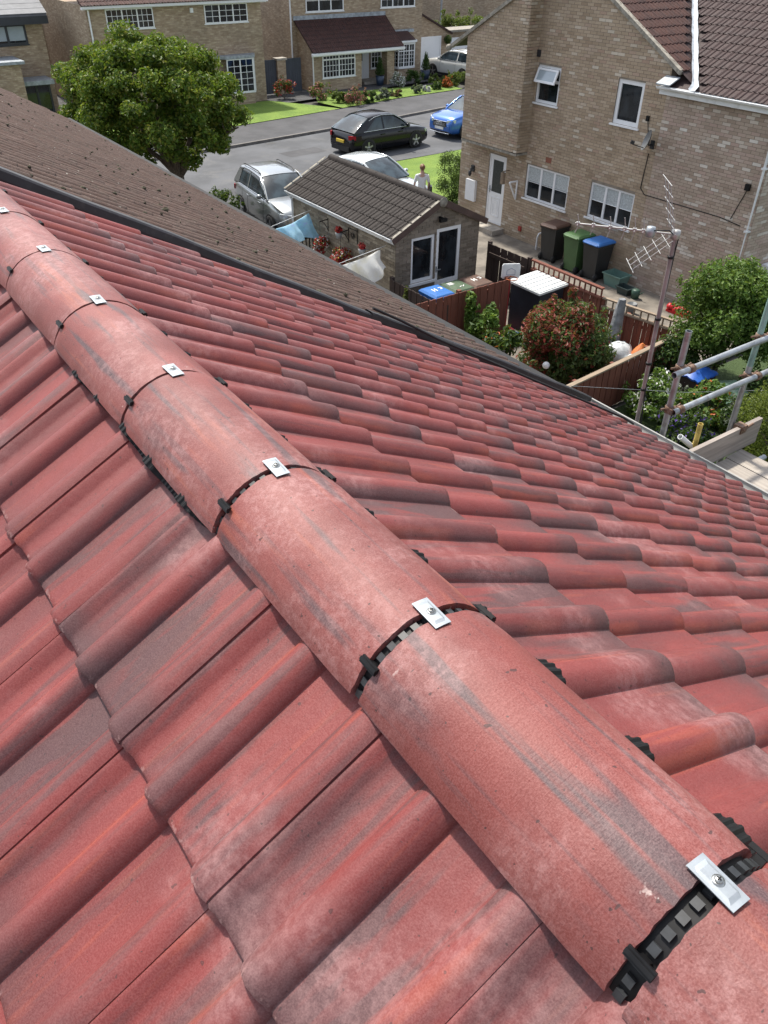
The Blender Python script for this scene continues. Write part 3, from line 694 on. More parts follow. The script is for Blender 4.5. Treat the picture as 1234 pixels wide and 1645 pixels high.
# ------------------------------------------------------------------ brick house on the right (gable faces us)
B = thing('brick_house', 'two-storey tan brick house with side door, four windows and dark tiled roof', 'house', (17.5, 15, 0))
XB = 17.5; U = V3((0, -1, 0)); N = V3((-1, 0, 0)); oB = V3((XB, 20.95, 0))          # u = 20.95 - y
PB = .545; AY, AZ = 16.95, 7.40
gz = lambda y: AZ-PB*abs(y-AY)
uy = lambda y: 20.95-y
w1 = (uy(17.88), uy(17.0), 3.98, 4.92); w2 = (uy(14.98), uy(14.12), 3.90, 4.93); w3 = (uy(17.9), uy(16.16), 1.36, 2.31); w4 = (uy(15.34), uy(13.8), 1.42, 2.35)
dr = (uy(19.57), uy(18.78), .24, 2.30)
near_w = None
brick_wall(B, oB, U, N, [(0, 0), (uy(17.95), 0), (uy(17.95), 2.60), (0, 2.60)], [dr, w3], BRICK_TAN, .02, 2.6, 0, uy(17.95))
brick_wall(B, oB, U, N, [(uy(17.95), 0), (uy(13.42), 0), (uy(13.42), gz(13.42)-.06), (uy(AY), AZ-.06), (uy(17.95), gz(17.95)-.06)], [w1, w2, w3, w4], BRICK_TAN, .02, 7.4, uy(17.95), uy(13.42))
oW = V3((XB-.003, 20.95, 0))
brick_wall(B, oW, U, N, [(uy(13.42), 0), (uy(10.32), 0), (uy(10.32), 4.93), (uy(13.42), 4.93)], [], BRICK_PALE, .02, 4.93, uy(13.42), uy(10.32), 300, lambda u, v: v > 1.15)
oO = V3((17.05, 20.45, 0)); uo = lambda y: 20.45-y
brick_wall(B, oO, U, N, [(0, 2.62), (uo(17.95), 2.62), (uo(17.95), gz(17.95)-.06), (0, gz(20.45)-.06)], [], BRICK_TAN, 2.64, 7, 0, uo(17.95))
brick_wall(B, V3((17.05, 17.95, 0)), V3((1, 0, 0)), V3((0, -1, 0)), [(0, 2.62), (.45, 2.62), (.45, gz(17.95)-.06), (0, gz(17.95)-.06)], [], BRICK_TAN, 2.64, 7, 0, .45)
brick_wall(B, V3((XB, 10.32, 0)), V3((1, 0, 0)), V3((0, -1, 0)), [(0, 0), (3.4, 0), (3.4, 4.93), (0, 4.93)], [(1.2, 2.9, .9, 2.1)], BRICK_PALE, .02, 4.93, 0, 3.4)
m = MB(); m.box(XB+.26, XB+7, 20.75, 20.949, 0, 4.9)
m.build('rear_wall', MORTAR, B)
m = MB(); m.box(17.04, XB+.01, 17.94, 20.46, 2.555, 2.615); m.build('soffit_course', VSTONE, B)
for (a, b, c, d) in (w3,): window(B, oB, U, N, a, b, c, d, 3, 0, (0, 1), True, (GLASS, BLIND, .52))
window(B, oB, U, N, w4[0], w4[1], w4[2], w4[3], 3, 0, (0, 1), True, (GLASS, BLIND, .50))
wf = window(B, oB, U, N, w1[0], w1[1], w1[2], w1[3], 1, .30, (0, 0), True, GLASS, .07)
# open top vent of the left upper window
a, b = w1[0]+.05, w1[1]-.05; ang = .38; vz, vn = -math.cos(ang), math.sin(ang); hin = oB+ZZ*(w1[3]-.07)+N*.03; Vd = ZZ*vz+N*vn; Nd = N*math.cos(ang)+ZZ*math.sin(ang)
m = MB(); m.fbox(hin, U, Vd, Nd, a, a+.06, 0, .37, -.02, .02); m.fbox(hin, U, Vd, Nd, b-.06, b, 0, .37, -.02, .02); m.fbox(hin, U, Vd, Nd, a+.06, b-.06, 0, .05, -.02, .02); m.fbox(hin, U, Vd, Nd, a+.06, b-.06, .31, .37, -.02, .02)
m.build('vent_sash', WHITE, wf); MB().fbox(hin, U, Vd, Nd, a+.06, b-.06, .05, .31, -.008, .006).build('pane', SKYPANE, wf)
window(B, oB, U, N, w2[0], w2[1], w2[2], w2[3], 1, 0, (0, 0), True, GLASS, .10)
# side door: frame, frosted glass, moulded panel, handle
oBw, oB = oB, oB-N*.05
m = MB(); u0, u1, v0, v1 = dr
for q in ((u0, u0+.06, v0, v1), (u1-.06, u1, v0, v1), (u0+.06, u1-.06, v1-.06, v1), (u0+.06, u1-.06, v0, v0+.05)): m.fbox(oB, U, ZZ, N, *q, -.05, .03)
m.fbox(oB, U, ZZ, N, u0+.06, u1-.06, v0+.05, v0+.95, -.04, .018); m.fbox(oB, U, ZZ, N, u0+.06, u0+.16, v0+.95, v1-.06, -.04, .017); m.fbox(oB, U, ZZ, N, u1-.16, u1-.06, v0+.95, v1-.06, -.04, .017); m.fbox(oB, U, ZZ, N, u0+.16, u1-.16, v1-.16, v1-.06, -.04, .0165)
door = m.build('door', WHITE, B)
MB().fbox(oB, U, ZZ, N, u0+.16, u1-.16, v0+.95, v1-.16, -.03, .004).build('pane', FROST, door)
m = MB()
for i, e in enumerate((0, .07, .12)): 
    a0, a1, b0, b1 = u0+.20+e, u1-.20-e, v0+.22+e*1.3, v0+.80-e*1.3
    for q in ((a0, a1, b0, b0+.022), (a0, a1, b1-.022, b1), (a0, a0+.022, b0+.022, b1-.022), (a1-.022, a1, b0+.022, b1-.022)): m.fbox(oB, U, ZZ, N, *q, .017, .032-.004*i)
m.build('door_panel', WHITE, door)
m = MB(); m.fbox(oB, U, ZZ, N, u0+.085, u0+.11, v0+.9, v0+1.12, .018, .032); m.fbox(oB, U, ZZ, N, u0+.085, u0+.20, v0+1.0, v0+1.025, .05, .066); m.build('handle', STEEL, door); oB = oBw
m = MB(); m.box(17.0, 17.49, 18.62, 19.75, .06, .21); m.build('door_step', CONC, B)
MB().fbox(oB, U, ZZ, N, uy(20.52), uy(20.06), .72, 1.36, 0, .10).build('meter_cupboard', WHITE, B)
m = MB(); m.fbox(oB, U, ZZ, N, uy(20.36), uy(20.22), 1.62, 1.8, .012, .05); m.tube([(XB-.04, 20.28, 1.72), (XB-.16, 20.26, 1.74), (XB-.18, 20.25, 1.66)], .018, 8); m.lathe([(.0, .08), (.05, .05), (.055, -.05), (.03, -.10), (0, -.11)], (XB-.18, 20.25, 1.60), 10); m.build('wall_lamp', BLACKP2, B)
# bracket shelf / triangular hood support and hanging bits beside the door
m = MB()
for p, q in (((XB-.02, 18.22, 1.75), (XB-.34, 18.22, 1.75)), ((XB-.34, 18.22, 1.75), (XB-.03, 18.22, 1.22)), ((XB-.03, 18.22, 1.22), (XB-.02, 18.22, 1.75))): m.tube([p, q], .028, 6)
m.build('hood_bracket', WHITE, B)
m = MB(); m.tube([(XB-.02, 18.62, 1.98), (XB-.3, 18.60, 1.98)], .02, 6); m.box(XB-.32, XB-.22, 18.55, 18.66, 1.62, 1.95); m.build('wind_chime', FENCE_P, B)
MB().fbox(oB, U, ZZ, N, uy(17.96), uy(17.84), 5.10, 5.26, .0, .06).build('vent_cowl', BLACKP2, B)
MB().fbox(oB, U, ZZ, N, uy(17.16), uy(16.94), 2.50, 2.64, .0, .014).build('air_brick', M_('terracotta', (.22, .08, .05), .8), B)
MB().fbox(oB, U, ZZ, N, uy(17.95), uy(17.83), .34, .48, .0, .05).build('hose_box', M_('red_box', (.35, .04, .03), .5), B)
# verge, roofs
def slab(pts, up, th):   # roof slab from 4 points
    n = len(pts); return MB().add([p for p in pts]+[p-up*th for p in pts], [list(range(n)), list(range(n))[::-1]]+[(i, (i+1) % n, n+(i+1) % n, n+i) for i in range(n)])
nRt = V3((0, -PB, 1)).normalized(); nLf = V3((0, PB, 1)).normalized()
m = MB()
vf = lambda y: V3((0, y, gz(y)))
for (ya, yb, x0) in ((21.15, 17.95, 16.97), (17.95, AY, 17.42), (13.15, AY, 17.42)):
    m.add([V3((x, y, gz(y)+dz)) for x in (x0, x0+.14) for (y, dz) in ((ya, -.10), (yb, -.10), (yb, .0), (ya, .0))], [(0, 1, 2, 3), (7, 6, 5, 4), (0, 4, 5, 1), (3, 2, 6, 7), (1, 5, 6, 2), (0, 3, 7, 4)])
m.build('stone_verge', VSTONE, B)
m = MB(); m.ball((16.98, 21.22, gz(21.15)-.09), (.09, .10, .09), 8, 6); m.build('verge_corbel', VSTONE, B)
# wing roof (eave towards us) and main roof right slope, meeting in a lead valley
EV = (17.28, 5.00); WP = .50
wz = lambda x: EV[1]+WP*(x-EV[0])
m = MB()
m.add([V3((16.98, 21.2, gz(21.2)-.05)), V3((28, 21.2, gz(21.2)-.05)), V3((28, AY, AZ-.05)), V3((16.98, AY, AZ-.05))], [(0, 1, 2, 3)])
m.add([V3((17.50, 12.6, gz(12.6)-.05)), V3((28, 12.6, gz(12.6)-.05)), V3((28, AY, AZ-.05)), V3((17.50, AY, AZ-.05))], [(0, 1, 2, 3)])
m.add([V3((17.30, 9.9, wz(17.3)-.05)), V3((17.30, 13.30, wz(17.3)-.05)), V3((21.2, 16.5, wz(21.2)-.05)), V3((21.2, 9.9, wz(21.2)-.05))], [(0, 1, 2, 3)])
m.add([V3((21.2, 9.9, wz(21.2)-.05)), V3((21.2, 16.5, wz(21.2)-.05)), V3((25.2, 16.5, 4.9)), V3((25.2, 9.9, 4.9))], [(0, 1, 2, 3)])
m.build('roof_deck', T_DARK, B)
dk = [tile_mesh('roof_tile', T_DARK, 6, 40+i, .003) for i in range(2)]; ru = [tile_mesh('roof_tile', T_RUST, 6, 50+i, .003) for i in range(2)]
val = lambda x: 13.3+((wz(x)-gz(13.3))/PB)   # y of the valley at x
rest = []
dW = V3((-1, 0, -WP)).normalized(); nW = V3((-WP, 0, 1)).normalized()
for c in range(14):
    for k in range(0, 26):
        o = V3((EV[0]-.03, 9.95+.3*k, EV[1]-.03))-dW*(GA*c)
        if o.y+.3 > val(o.x)+.02 or o.x > 21.1: continue
        M = frame(o, V3((0, -1, 0)), dW, nW) @ Matrix.Translation((-.3, 0, 0)) @ Matrix.Rotation(rnd.uniform(-.01, .01), 4, 'Z')
        if inview(o, 30): inst('roof_tile', dk[rnd.randrange(2)], B, M)
        else: rest.append(M)
dM = V3((0, -1, -PB)).normalized(); nM = V3((0, -PB, 1)).normalized()
rest2 = []
for c in range(14):
    for k in range(0, 30):
        o = V3((17.52+.3*k, AY, AZ-.03))+dM*(.3+GA*c)
        if o.y < 12.9 or o.y < val(o.x+.1)+.12 and o.x > 17.3: continue
        M = frame(o, V3((1, 0, 0)), dM, nM) @ Matrix.Rotation(rnd.uniform(-.01, .01), 4, 'Z')
        if inview(o, 30): inst('roof_tile', ru[rnd.randrange(2)], B, M)
        else: rest2.append(M)
if rest: join_tiles('roof_tiles_beyond', dk[0], rest, B, T_DARK)
if rest2: join_tiles('roof_tiles_beyond', ru[0], rest2, B, T_RUST)
m = MB(); L0 = []; L1 = []; L2 = []
for i in range(20):
    x = 17.15+4*i/19; y = val(max(x, 17.28)); z = wz(max(x, 17.2)); w_ = .085+.012*math.sin(i*2.2)
    L0.append(V3((x-.02, y-w_-.05, z+.05))); L1.append(V3((x, y, z+.03))); L2.append(V3((x+.02, y+w_, z+.065)))
m.loft([L0, L1, L2], False, False, False); m.build('lead_valley', LEAD, B)
m = MB(); m.fbox(V3((17.12, 13.35, 4.99)), V3((0, -1, 0)), V3((1, 0, .4)), V3((0, 0, 1)), -.18, .22, 0, .35, .02, .05); m.build('lead_saddle', LEAD, B)
m = MB(); gp = [(.062*math.cos(PI+PI*i/8), .058*math.sin(PI+PI*i/8)) for i in range(9)]
m.loft([[V3((17.20+x, y, 4.965+z)) for x, z in gp] for y in (9.8, 13.52)], True, False, False); m.tube([(17.14, 9.8, 4.967), (17.14, 13.52, 4.967)], .009, 6)
m.box(17.27, 17.34, 9.8, 13.5, 4.80, 4.97); m.add([V3((17.20+x, 13.52, 4.965+z)) for x, z in gp], [list(range(9))])
m.build('gutter', WHITE_G, B)
m = MB(); m.tube([(17.20, 10.36, 4.93), (17.40, 10.36, 4.70), (17.42, 10.36, 4.5), (17.42, 10.36, .1)], .036, 10)
for z in (3.7, 2.3, 1.0): m.fbox(V3((17.42, 10.36, z)), V3((1, 0, 0)), V3((0, 1, 0)), ZZ, -.05, .08, -.05, .05, -.02, .02)
m.build('downpipe', WHITE_G, B)
m = MB(); m.tube([(17.3, 16.93, .0), (17.3, 16.93, .42), (17.34, 16.93, .52), (17.5, 16.93, .54)], .028, 8); m.build('waste_pipe', WHITE_G, B)
m = MB(); m.tube([(XB-.02, 13.62, 3.4), (XB-.02, 13.66, 2.55), (XB-.02, 13.5, 2.42), (XB-.02, 12.4, 2.42), (XB-.02, 11.2, 2.42), (XB-.02, 10.6, 2.36)], .011, 6); m.tube([(XB-.02, 10.66, 3.2), (XB-.02, 10.9, 2.45)], .009, 6); m.tube([(XB-.02, 13.84, 4.15), (XB-.02, 13.72, 3.75)], .009, 6)
m.build('wall_cable', RUBBER, B)
m = MB(); m.fbox(oB, U, ZZ, N, uy(10.72), uy(10.60), 3.16, 3.30, .01, .08); m.fbox(oB, U, ZZ, N, uy(13.88), uy(13.80), 4.12, 4.24, .01, .06); m.build('cable_box', BLACKP, B)
# white conservatory sill at the corner
m = MB(); m.box(18.4, 20.6, 9.4, 10.3, 1.0, 1.35); m.build('lean_to_roof', WHITE, B)
m = MB(); m.box(18.5, 20.5, 9.5, 10.3, 0.0, 1.0); m.build('lean_to_wall', BRICK_PALE, B)
# satellite dish
dish = thing('satellite_dish', 'small dark satellite dish on the brick house gable below the right upper window', 'satellite dish', (17.5, 13.56, 3.7))
ax = V3((-.70, .55, .30)).normalized(); t1 = ax.cross(ZZ).normalized(); t2 = t1.cross(ax); cc = V3((17.24, 13.50, 3.74)); m = MB(); secs = []
for i in range(7):
    r_ = .25*i/6; secs.append([cc+ax*(.07*(i/6)**2)+t1*r_*math.cos(2*PI*j/20)*.9+t2*r_*math.sin(2*PI*j/20) for j in range(20)])
m.loft(secs, True, True, False); m.loft([[p-ax*.006 for p in s] for s in secs], True, True, False); m.build('reflector', M_('dish_grey', (.12, .125, .13), .5, .3), dish)
m = MB(); m.tube([cc-t2*.18+ax*.05, cc-t2*.20+ax*.34], .012, 8); m.fbox(cc-t2*.18+ax*.34, t1, t2, ax, -.03, .03, -.02, .06, -.02, .07); m.build('feed_arm', BLACKP2, dish)
m = MB(); m.tube([cc-ax*.01, V3((17.34, 13.56, 3.62)), V3((17.49, 13.56, 3.62))], .02, 8); m.fbox(V3((17.49, 13.56, 3.62)), V3((0, 1, 0)), ZZ, N, -.06, .06, -.1, .1, -.01, .02); m.build('wall_bracket', BLACKP2, dish)

# ------------------------------------------------------------------ garage
GX0, GX1, GY0, GY1 = 10.72, 13.34, 15.20, 20.10; GE, GRZ, GRX = 2.12, 2.78, 12.03
ga = thing('garage', 'low brick garage with dark tiled roof and white glazed door', 'garage', (12.03, 17.6, 0))
gd = (GX0+1.25, GX0+2.03, .10, 2.03); gw = (GX0+.47, GX0+1.20, .80, 1.93)
oG = V3((0, GY0, 0)); UX = V3((1, 0, 0)); NY = V3((0, -1, 0)); gs = (GRZ-.12-GE)/(GRX-GX0)
brick_wall(ga, oG, UX, NY, [(GX0, 0), (GX1, 0), (GX1, GE), (GRX, GRZ-.12), (GX0, GE)], [gd, gw], BRICK_GABLE, .02, 2.8, GX0, GX1)
brick_wall(ga, V3((GX0, GY1, 0)), V3((0, -1, 0)), N, [(0, 0), (GY1-GY0, 0), (GY1-GY0, GE-.02), (0, GE-.02)], [], BRICK_GAR, .02, GE, 0, GY1-GY0)
m = MB(); m.box(GX1-.2, GX1, GY0+.25, GY1, 0, GE); m.box(GX0+.25, GX1-.2, GY1-.2, GY1, 0, GE); m.build('rear_wall', MORTAR, ga)
dgL = V3((GX0-.16-GRX, 0, (GE-.04)-GRZ)).normalized(); dgR = V3((-dgL.x, 0, dgL.z)); ngL = V3((dgL.z, 0, -dgL.x)); ngL = ngL if ngL.z > 0 else -ngL; ngR = V3((-ngL.x, 0, ngL.z))
gt = [tile_mesh('roof_tile', T_GREY, 5, 60+i, .002) for i in range(2)]
SL = (V3((GX0-.16-GRX, 0, GE-.04-GRZ))).length
for c in range(5):
    for k in range(17):
        d = SL-.31*(4-c); y = GY0-.10+.3*k
        inst('roof_tile', gt[rnd.randrange(2)], ga, frame(V3((GRX, y+.3, GRZ-.03))+dgL*d, V3((0, -1, 0)), dgL, ngL))
        inst('roof_tile', gt[rnd.randrange(2)], ga, frame(V3((GRX, y, GRZ-.03))+dgR*d, V3((0, 1, 0)), dgR, ngR))
m = MB()
for d_, n_ in ((dgL, ngL), (dgR, ngR)): m.fbox(V3((GRX, 0, GRZ-.05)), V3((0, 1, 0)), d_, n_, GY0-.08, GY0+5.0, .0, SL-.02, -.05, .004)
m.build('roof_deck', T_GREY, ga)
k = 11
for i in range(k):
    y0 = GY0-.12+5.08*i/k; y1 = y0+5.08/k-.008; m = MB()
    m.loft([[V3((GRX+.115*math.sin(-1.35+2.7*j/10), y, GRZ-.085+.125*math.cos(-1.35+2.7*j/10))) for j in range(11)] for y in (y0, y1)], True, False, True); m.build('ridge_tile', T_GREY, ga)
m = MB(); m.lathe([(.0, 0), (.115, 0), (.118, .03), (.115, .05)], (GRX, GY0-.14, GRZ-.085), 16, True, 'y'); m.build('ridge_end_cap', VSTONE, ga)
BARGE = M_('barge_brown', (.075, .045, .038), .55, var=.2); m = MB()
for d_, n_ in ((dgL, ngL), (dgR, ngR)): m.fbox(V3((GRX, 0, GRZ-.05)), V3((0, 1, 0)), d_, n_, GY0-.125, GY0-.102, -.02, SL+.02, -.10, .045)
m.build('barge_board', BARGE, ga)
for i in range(5):
    for yy in (GY0-.128, GY0+5.02): MB().fbox(V3((GRX, 0, GRZ-.05)), V3((0, 1, 0)), dgL, ngL, yy, yy+.075, SL-.31*(5-i)+.02, SL-.31*(4-i)-.015, .046, .058).build('verge_strip', VSTONE, ga)
m = MB(); gp = [(.055*math.cos(PI+PI*i/8), .05*math.sin(PI+PI*i/8)) for i in range(9)]; gx = GX0-.16
m.loft([[V3((gx-.02+x, y, GE-.06+z)) for x, z in gp] for y in (GY0-.1, GY1+.05)], True, False, True); m.tube([(gx-.075, GY0-.1, GE-.058), (gx-.075, GY1+.05, GE-.058)], .008, 6); m.box(gx+.035, gx+.055, GY0-.1, GY1+.05, GE-.20, GE-.05); m.build('gutter', WHITE_G, ga)
m = MB(); m.tube([(gx-.02, GY1-.02, GE-.10), (gx+.06, GY1-.02, GE-.22), (GX0-.05, GY1-.02, GE-.3), (GX0-.05, GY1-.02, 0)], .033, 8); m.build('downpipe', WHITE_G, ga)
window(ga, oG, UX, NY, gw[0], gw[1], gw[2], gw[3], 1, 0, (0, 0), True, GLASS, .075, sillh=.06)
oGw, oG = oG, oG-NY*.04
m = MB(); u0, u1, v0, v1 = gd
for q in ((u0, u0+.09, v0, v1), (u1-.09, u1, v0, v1), (u0+.09, u1-.09, v1-.09, v1), (u0+.09, u1-.09, v0, v0+.62)): m.fbox(oG, UX, ZZ, NY, *q, -.05, .025)
gdo = m.build('door', WHITE, ga); MB().fbox(oG, UX, ZZ, NY, u0+.09, u1-.09, v0+.62, v1-.09, -.03, .0).build('pane', GLASS, gdo)
m = MB()
for a in (u0+.14, u0+.42):
    for q in ((a, a+.22, .3, .315), (a, a+.22, .60, .615), (a, a+.015, .315, .60), (a+.205, a+.22, .315, .60)): m.fbox(oG, UX, ZZ, NY, *q, .024, .036)
m.build('door_panel', WHITE, gdo)
m = MB(); m.fbox(oG, UX, ZZ, NY, u0+.03, u0+.16, 1.0, 1.022, .05, .07); m.fbox(oG, UX, ZZ, NY, u0+.03, u0+.05, .95, 1.1, .02, .055); m.build('handle', STEEL, gdo); oG = oGw
m = MB(); m.fbox(oG, UX, ZZ, NY, GRX-.03, GRX+.02, 2.28, 2.34, .0, .12); m.fbox(oG, UX, ZZ, NY, GRX-.10, GRX+.10, 2.24, 2.32, .10, .19); m.build('flood_lamp', BLACKP, ga)
# ------------------------------------------------------------------ foliage
def leaf_pts(clumps, n, rr, shell=.45):
    wts = [c[1][0]*c[1][1]+c[1][0]*c[1][2] for c in clumps]
    for c, r in rr.choices(clumps, wts, k=n):
        d = V3((rr.gauss(0, 1), rr.gauss(0, 1), rr.gauss(0, 1))).normalized(); q = rr.random()**shell
        yield V3((c[0]+d.x*r[0]*q, c[1]+d.y*r[1]*q, c[2]+d.z*r[2]*q)), d
def foliage(name, mat, parent, clumps, n, size, seed=0, shell=.45, asp=.55, up=.5, zmin=.02):
    rr = random.Random(seed); m = MB(); v, f = m.v, m.f
    for p, d in leaf_pts(clumps, n, rr, shell):
        if p.z < zmin: continue
        nn = (d*.7+V3((rr.gauss(0, .6), rr.gauss(0, .6), rr.gauss(up, .6)))).normalized()
        a = nn.cross(V3((rr.gauss(0, 1), rr.gauss(0, 1), rr.gauss(0, 1)))).normalized(); b_ = nn.cross(a)
        s = size*rr.uniform(.45, 1.5); k = len(v)
        v.append(tuple(p-a*s*.5)); v.append(tuple(p+b_*s*asp*.5+nn*s*.10)); v.append(tuple(p+a*s*.5-nn*s*.12)); v.append(tuple(p-b_*s*asp*.5+nn*s*.10))
        f.append([k, k+1, k+2]); f.append([k, k+2, k+3])
    m.sm = [False]*len(f)
    me = m.mesh(name, mat, org(parent)); o = bpy.data.objects.new(name, me); COL.objects.link(o); o.parent = parent; o['kind'] = 'stuff'; ORG[o.name] = org(parent); return o
def clump_set(c, r, n, cr_, seed, lo=.35, flat=0.):
    rr = random.Random(seed); out = []
    for i in range(n):
        d = V3((rr.gauss(0, 1), rr.gauss(0, 1), rr.gauss(flat, 1))).normalized(); q = rr.uniform(lo, 1)**.5; s = rr.uniform(*cr_)
        out.append(((c[0]+d.x*r[0]*q, c[1]+d.y*r[1]*q, c[2]+d.z*r[2]*q), (s*rr.uniform(.85, 1.2), s*rr.uniform(.85, 1.2), s*rr.uniform(.7, 1.0))))
    for i in range(n//3):
        d = V3((rr.gauss(0, 1), rr.gauss(0, 1), abs(rr.gauss(.5, .8)))).normalized(); q = rr.uniform(1.02, 1.32); s = cr_[0]*rr.uniform(.25, .5)
        out.append(((c[0]+d.x*r[0]*q, c[1]+d.y*r[1]*q, c[2]+d.z*r[2]*q), (s, s, s*rr.uniform(1.2, 2.4))))
    return out
def twigs(name, parent, base, clumps, r0, k, seed, zsplit=None):
    rr = random.Random(seed); m = MB(); b = V3(base); zs = zsplit or base[2]+.3
    fork = V3((b.x+rr.uniform(-.05, .05), b.y+rr.uniform(-.05, .05), zs)); m.tube([b, b+(fork-b)*.5+V3((.03, -.02, 0))*r0*4, fork], [r0*1.25, r0, r0*.9], 9)
    for c, r in rr.sample(clumps, min(k, len(clumps))):
        e = V3(c); mid = fork+(e-fork)*.5+V3((rr.uniform(-.15, .15), rr.uniform(-.15, .15), rr.uniform(0, .2)))*(e-fork).length*.6
        m.tube([fork-V3((0, 0, .03)), mid, e], [r0*.55, r0*.32, r0*.10], 6)
    return m.build(name, BARK, parent)
def shrub(name, label, cat, c, r, n, size, mats, seed, group=None, ncl=14, asp=.55, shell=.5, stem=True):
    """small plant: c is the base centre, r radii; mats [(material, share, part name)]"""
    t = thing(name, label, cat, (c[0], c[1], c[2]), group); cl = clump_set((c[0], c[1], c[2]+r[2]), r, ncl, (min(r)*.35, min(r)*.55), seed, .25)
    for i, (mt, sh, pn) in enumerate(mats): foliage(pn, mt, t, cl, int(n*sh), size*(1 if i == 0 else .9), seed+i*31, shell if i == 0 else .25, asp)
    if stem: twigs('stem', t, (c[0], c[1], c[2]-.02), cl, .012+.02*min(r), 5, seed, c[2]+.08)
    return t

# street tree
TB = V3((9.0, 24.0, 0)); tr = thing('street_tree', 'round green leafy tree by the road, left of the parked cars', 'tree', TB)
tc = V3((8.72, 24.25, 3.85)); RX = V3((.81, -.58, 0)); cl = []
rr = random.Random(5)
for i in range(230):
    d = V3((rr.gauss(0, 1), rr.gauss(0, 1), rr.gauss(.25, 1))).normalized(); q = rr.uniform(.25, 1)**.45
    rz_ = 1.75 if d.z > 0 else 1.85; s = rr.uniform(.18, .48); q *= rr.uniform(.9, 1.12)
    lean = RX*(-.25*d.z)
    cl.append((tuple(tc+V3((d.x*2.48*q, d.y*2.48*q, d.z*rz_*q*(.92+.16*rr.random())))+lean), (s*1.1, s*1.1, s*.85)))
foliage('crown', L_TREE, tr, cl, 92000, .105, 1, .62, .55, .4)
m = MB(); f0 = V3((9.02, 24.0, 1.95)); m.tube([TB, V3((9.03, 23.98, 1.0)), f0], [.20, .15, .14], 12)
for i, e in enumerate([(7.6, 24.9, 3.6), (8.3, 24.4, 4.7), (9.3, 23.9, 4.9), (10.2, 23.3, 4.1), (9.6, 24.7, 4.2), (8.6, 23.2, 3.9), (10.6, 22.9, 3.2), (7.4, 25.2, 3.0)]):
    e = V3(e); md = f0+(e-f0)*.5+V3((0, 0, .25)); m.tube([f0-V3((0, 0, .15)), f0+(md-f0)*.5, md, e], [.095, .075, .05, .02], 8)
    for j in range(3): q = md+(e-md)*(.3+.3*j); m.tube([q, q+V3((rr.uniform(-.7, .7), rr.uniform(-.7, .7), rr.uniform(.1, .6)))], [.025, .008], 5)
m.build('trunk', BARK, tr)
# low bushes behind the brown roof under the tree
shrub('roadside_bush', 'dark twiggy bush beside the silver estate car near the tree trunk', 'bush', (10.6, 24.6, 0), (.5, .6, .5), 1500, .09, [(L_DARK, 1, 'foliage')], 31)

# hedge beside the brick house
shrub('evergreen_bush', 'rounded dark evergreen bush against the corner of the brick house', 'bush', (18.35, 22.3, 0), (.62, .62, .86), 9000, .06, [(L_DARK, 1, 'foliage')], 41, ncl=40, asp=.4)

# photinia and garden plants between the fences
t = thing('photinia', 'large photinia bush with red young leaves beside the white-lidded storage box', 'bush', (11.55, 10.25, 0))
cl = clump_set((11.55, 10.25, .95), (.95, .90, .85), 46, (.22, .46), 51, .3)
lf = V3((-.81, .58, 0)); rs_ = [(c, r) for c, r in cl if (V3(c)-V3((11.55, 10.25, .95))).dot(lf)*1.0+(c[2]-.95)*.9 > .28]
gs_ = [q for q in cl if q not in rs_]
foliage('foliage', L_PHOT, t, cl, 15000, .10, 52, .42, .42); foliage('red_leaves', L_RED, t, rs_, 5200, .10, 53, .30, .42); foliage('red_leaves', L_RED, t, gs_, 900, .09, 54, .2, .42); twigs('stem', t, (11.55, 10.25, 0), cl, .035, 9, 51, .2)
shrub('laurel_shrub', 'tall leafy green shrub against the red fence, left of the basketball hoop', 'bush', (11.25, 12.45, 0), (.38, .35, .55), 1300, .12, [(L_IVY, 1, 'foliage')], 61, ncl=14)
shrub('laurel_shrub', 'broad-leaved green shrub in front of the basketball hoop stand', 'bush', (11.1, 11.75, 0), (.55, .5, .42), 1500, .12, [(L_DARK, .95, 'foliage'), (L_FLO, .05, 'berries')], 62, ncl=16)
t = thing('climbing_plant', 'slender upright leafy stem rising above the red fence', 'plant', (11.05, 12.75, 0))
foliage('foliage', L_IVY, t, [((11.05, 12.72, .5+.2*i), (.13, .13, .16)) for i in range(5)], 420, .12, 63); MB().tube([(11.05, 12.75, 0), (11.04, 12.73, .7), (11.06, 12.72, 1.35)], [.02, .015, .008], 6).build('stem', BARK, t)
t = thing('dwarf_conifer', 'small pointed green conifer at the corner of the garage', 'conifer', (10.45, 14.35, 0))
foliage('foliage', L_LIME, t, [((10.45, 14.35, .15+.13*i), (.2-.02*i, .2-.02*i, .14)) for i in range(8)], 1500, .06, 64); MB().tube([(10.45, 14.35, 0), (10.45, 14.35, 1.0)], [.03, .01], 6).build('stem', BARK, t)

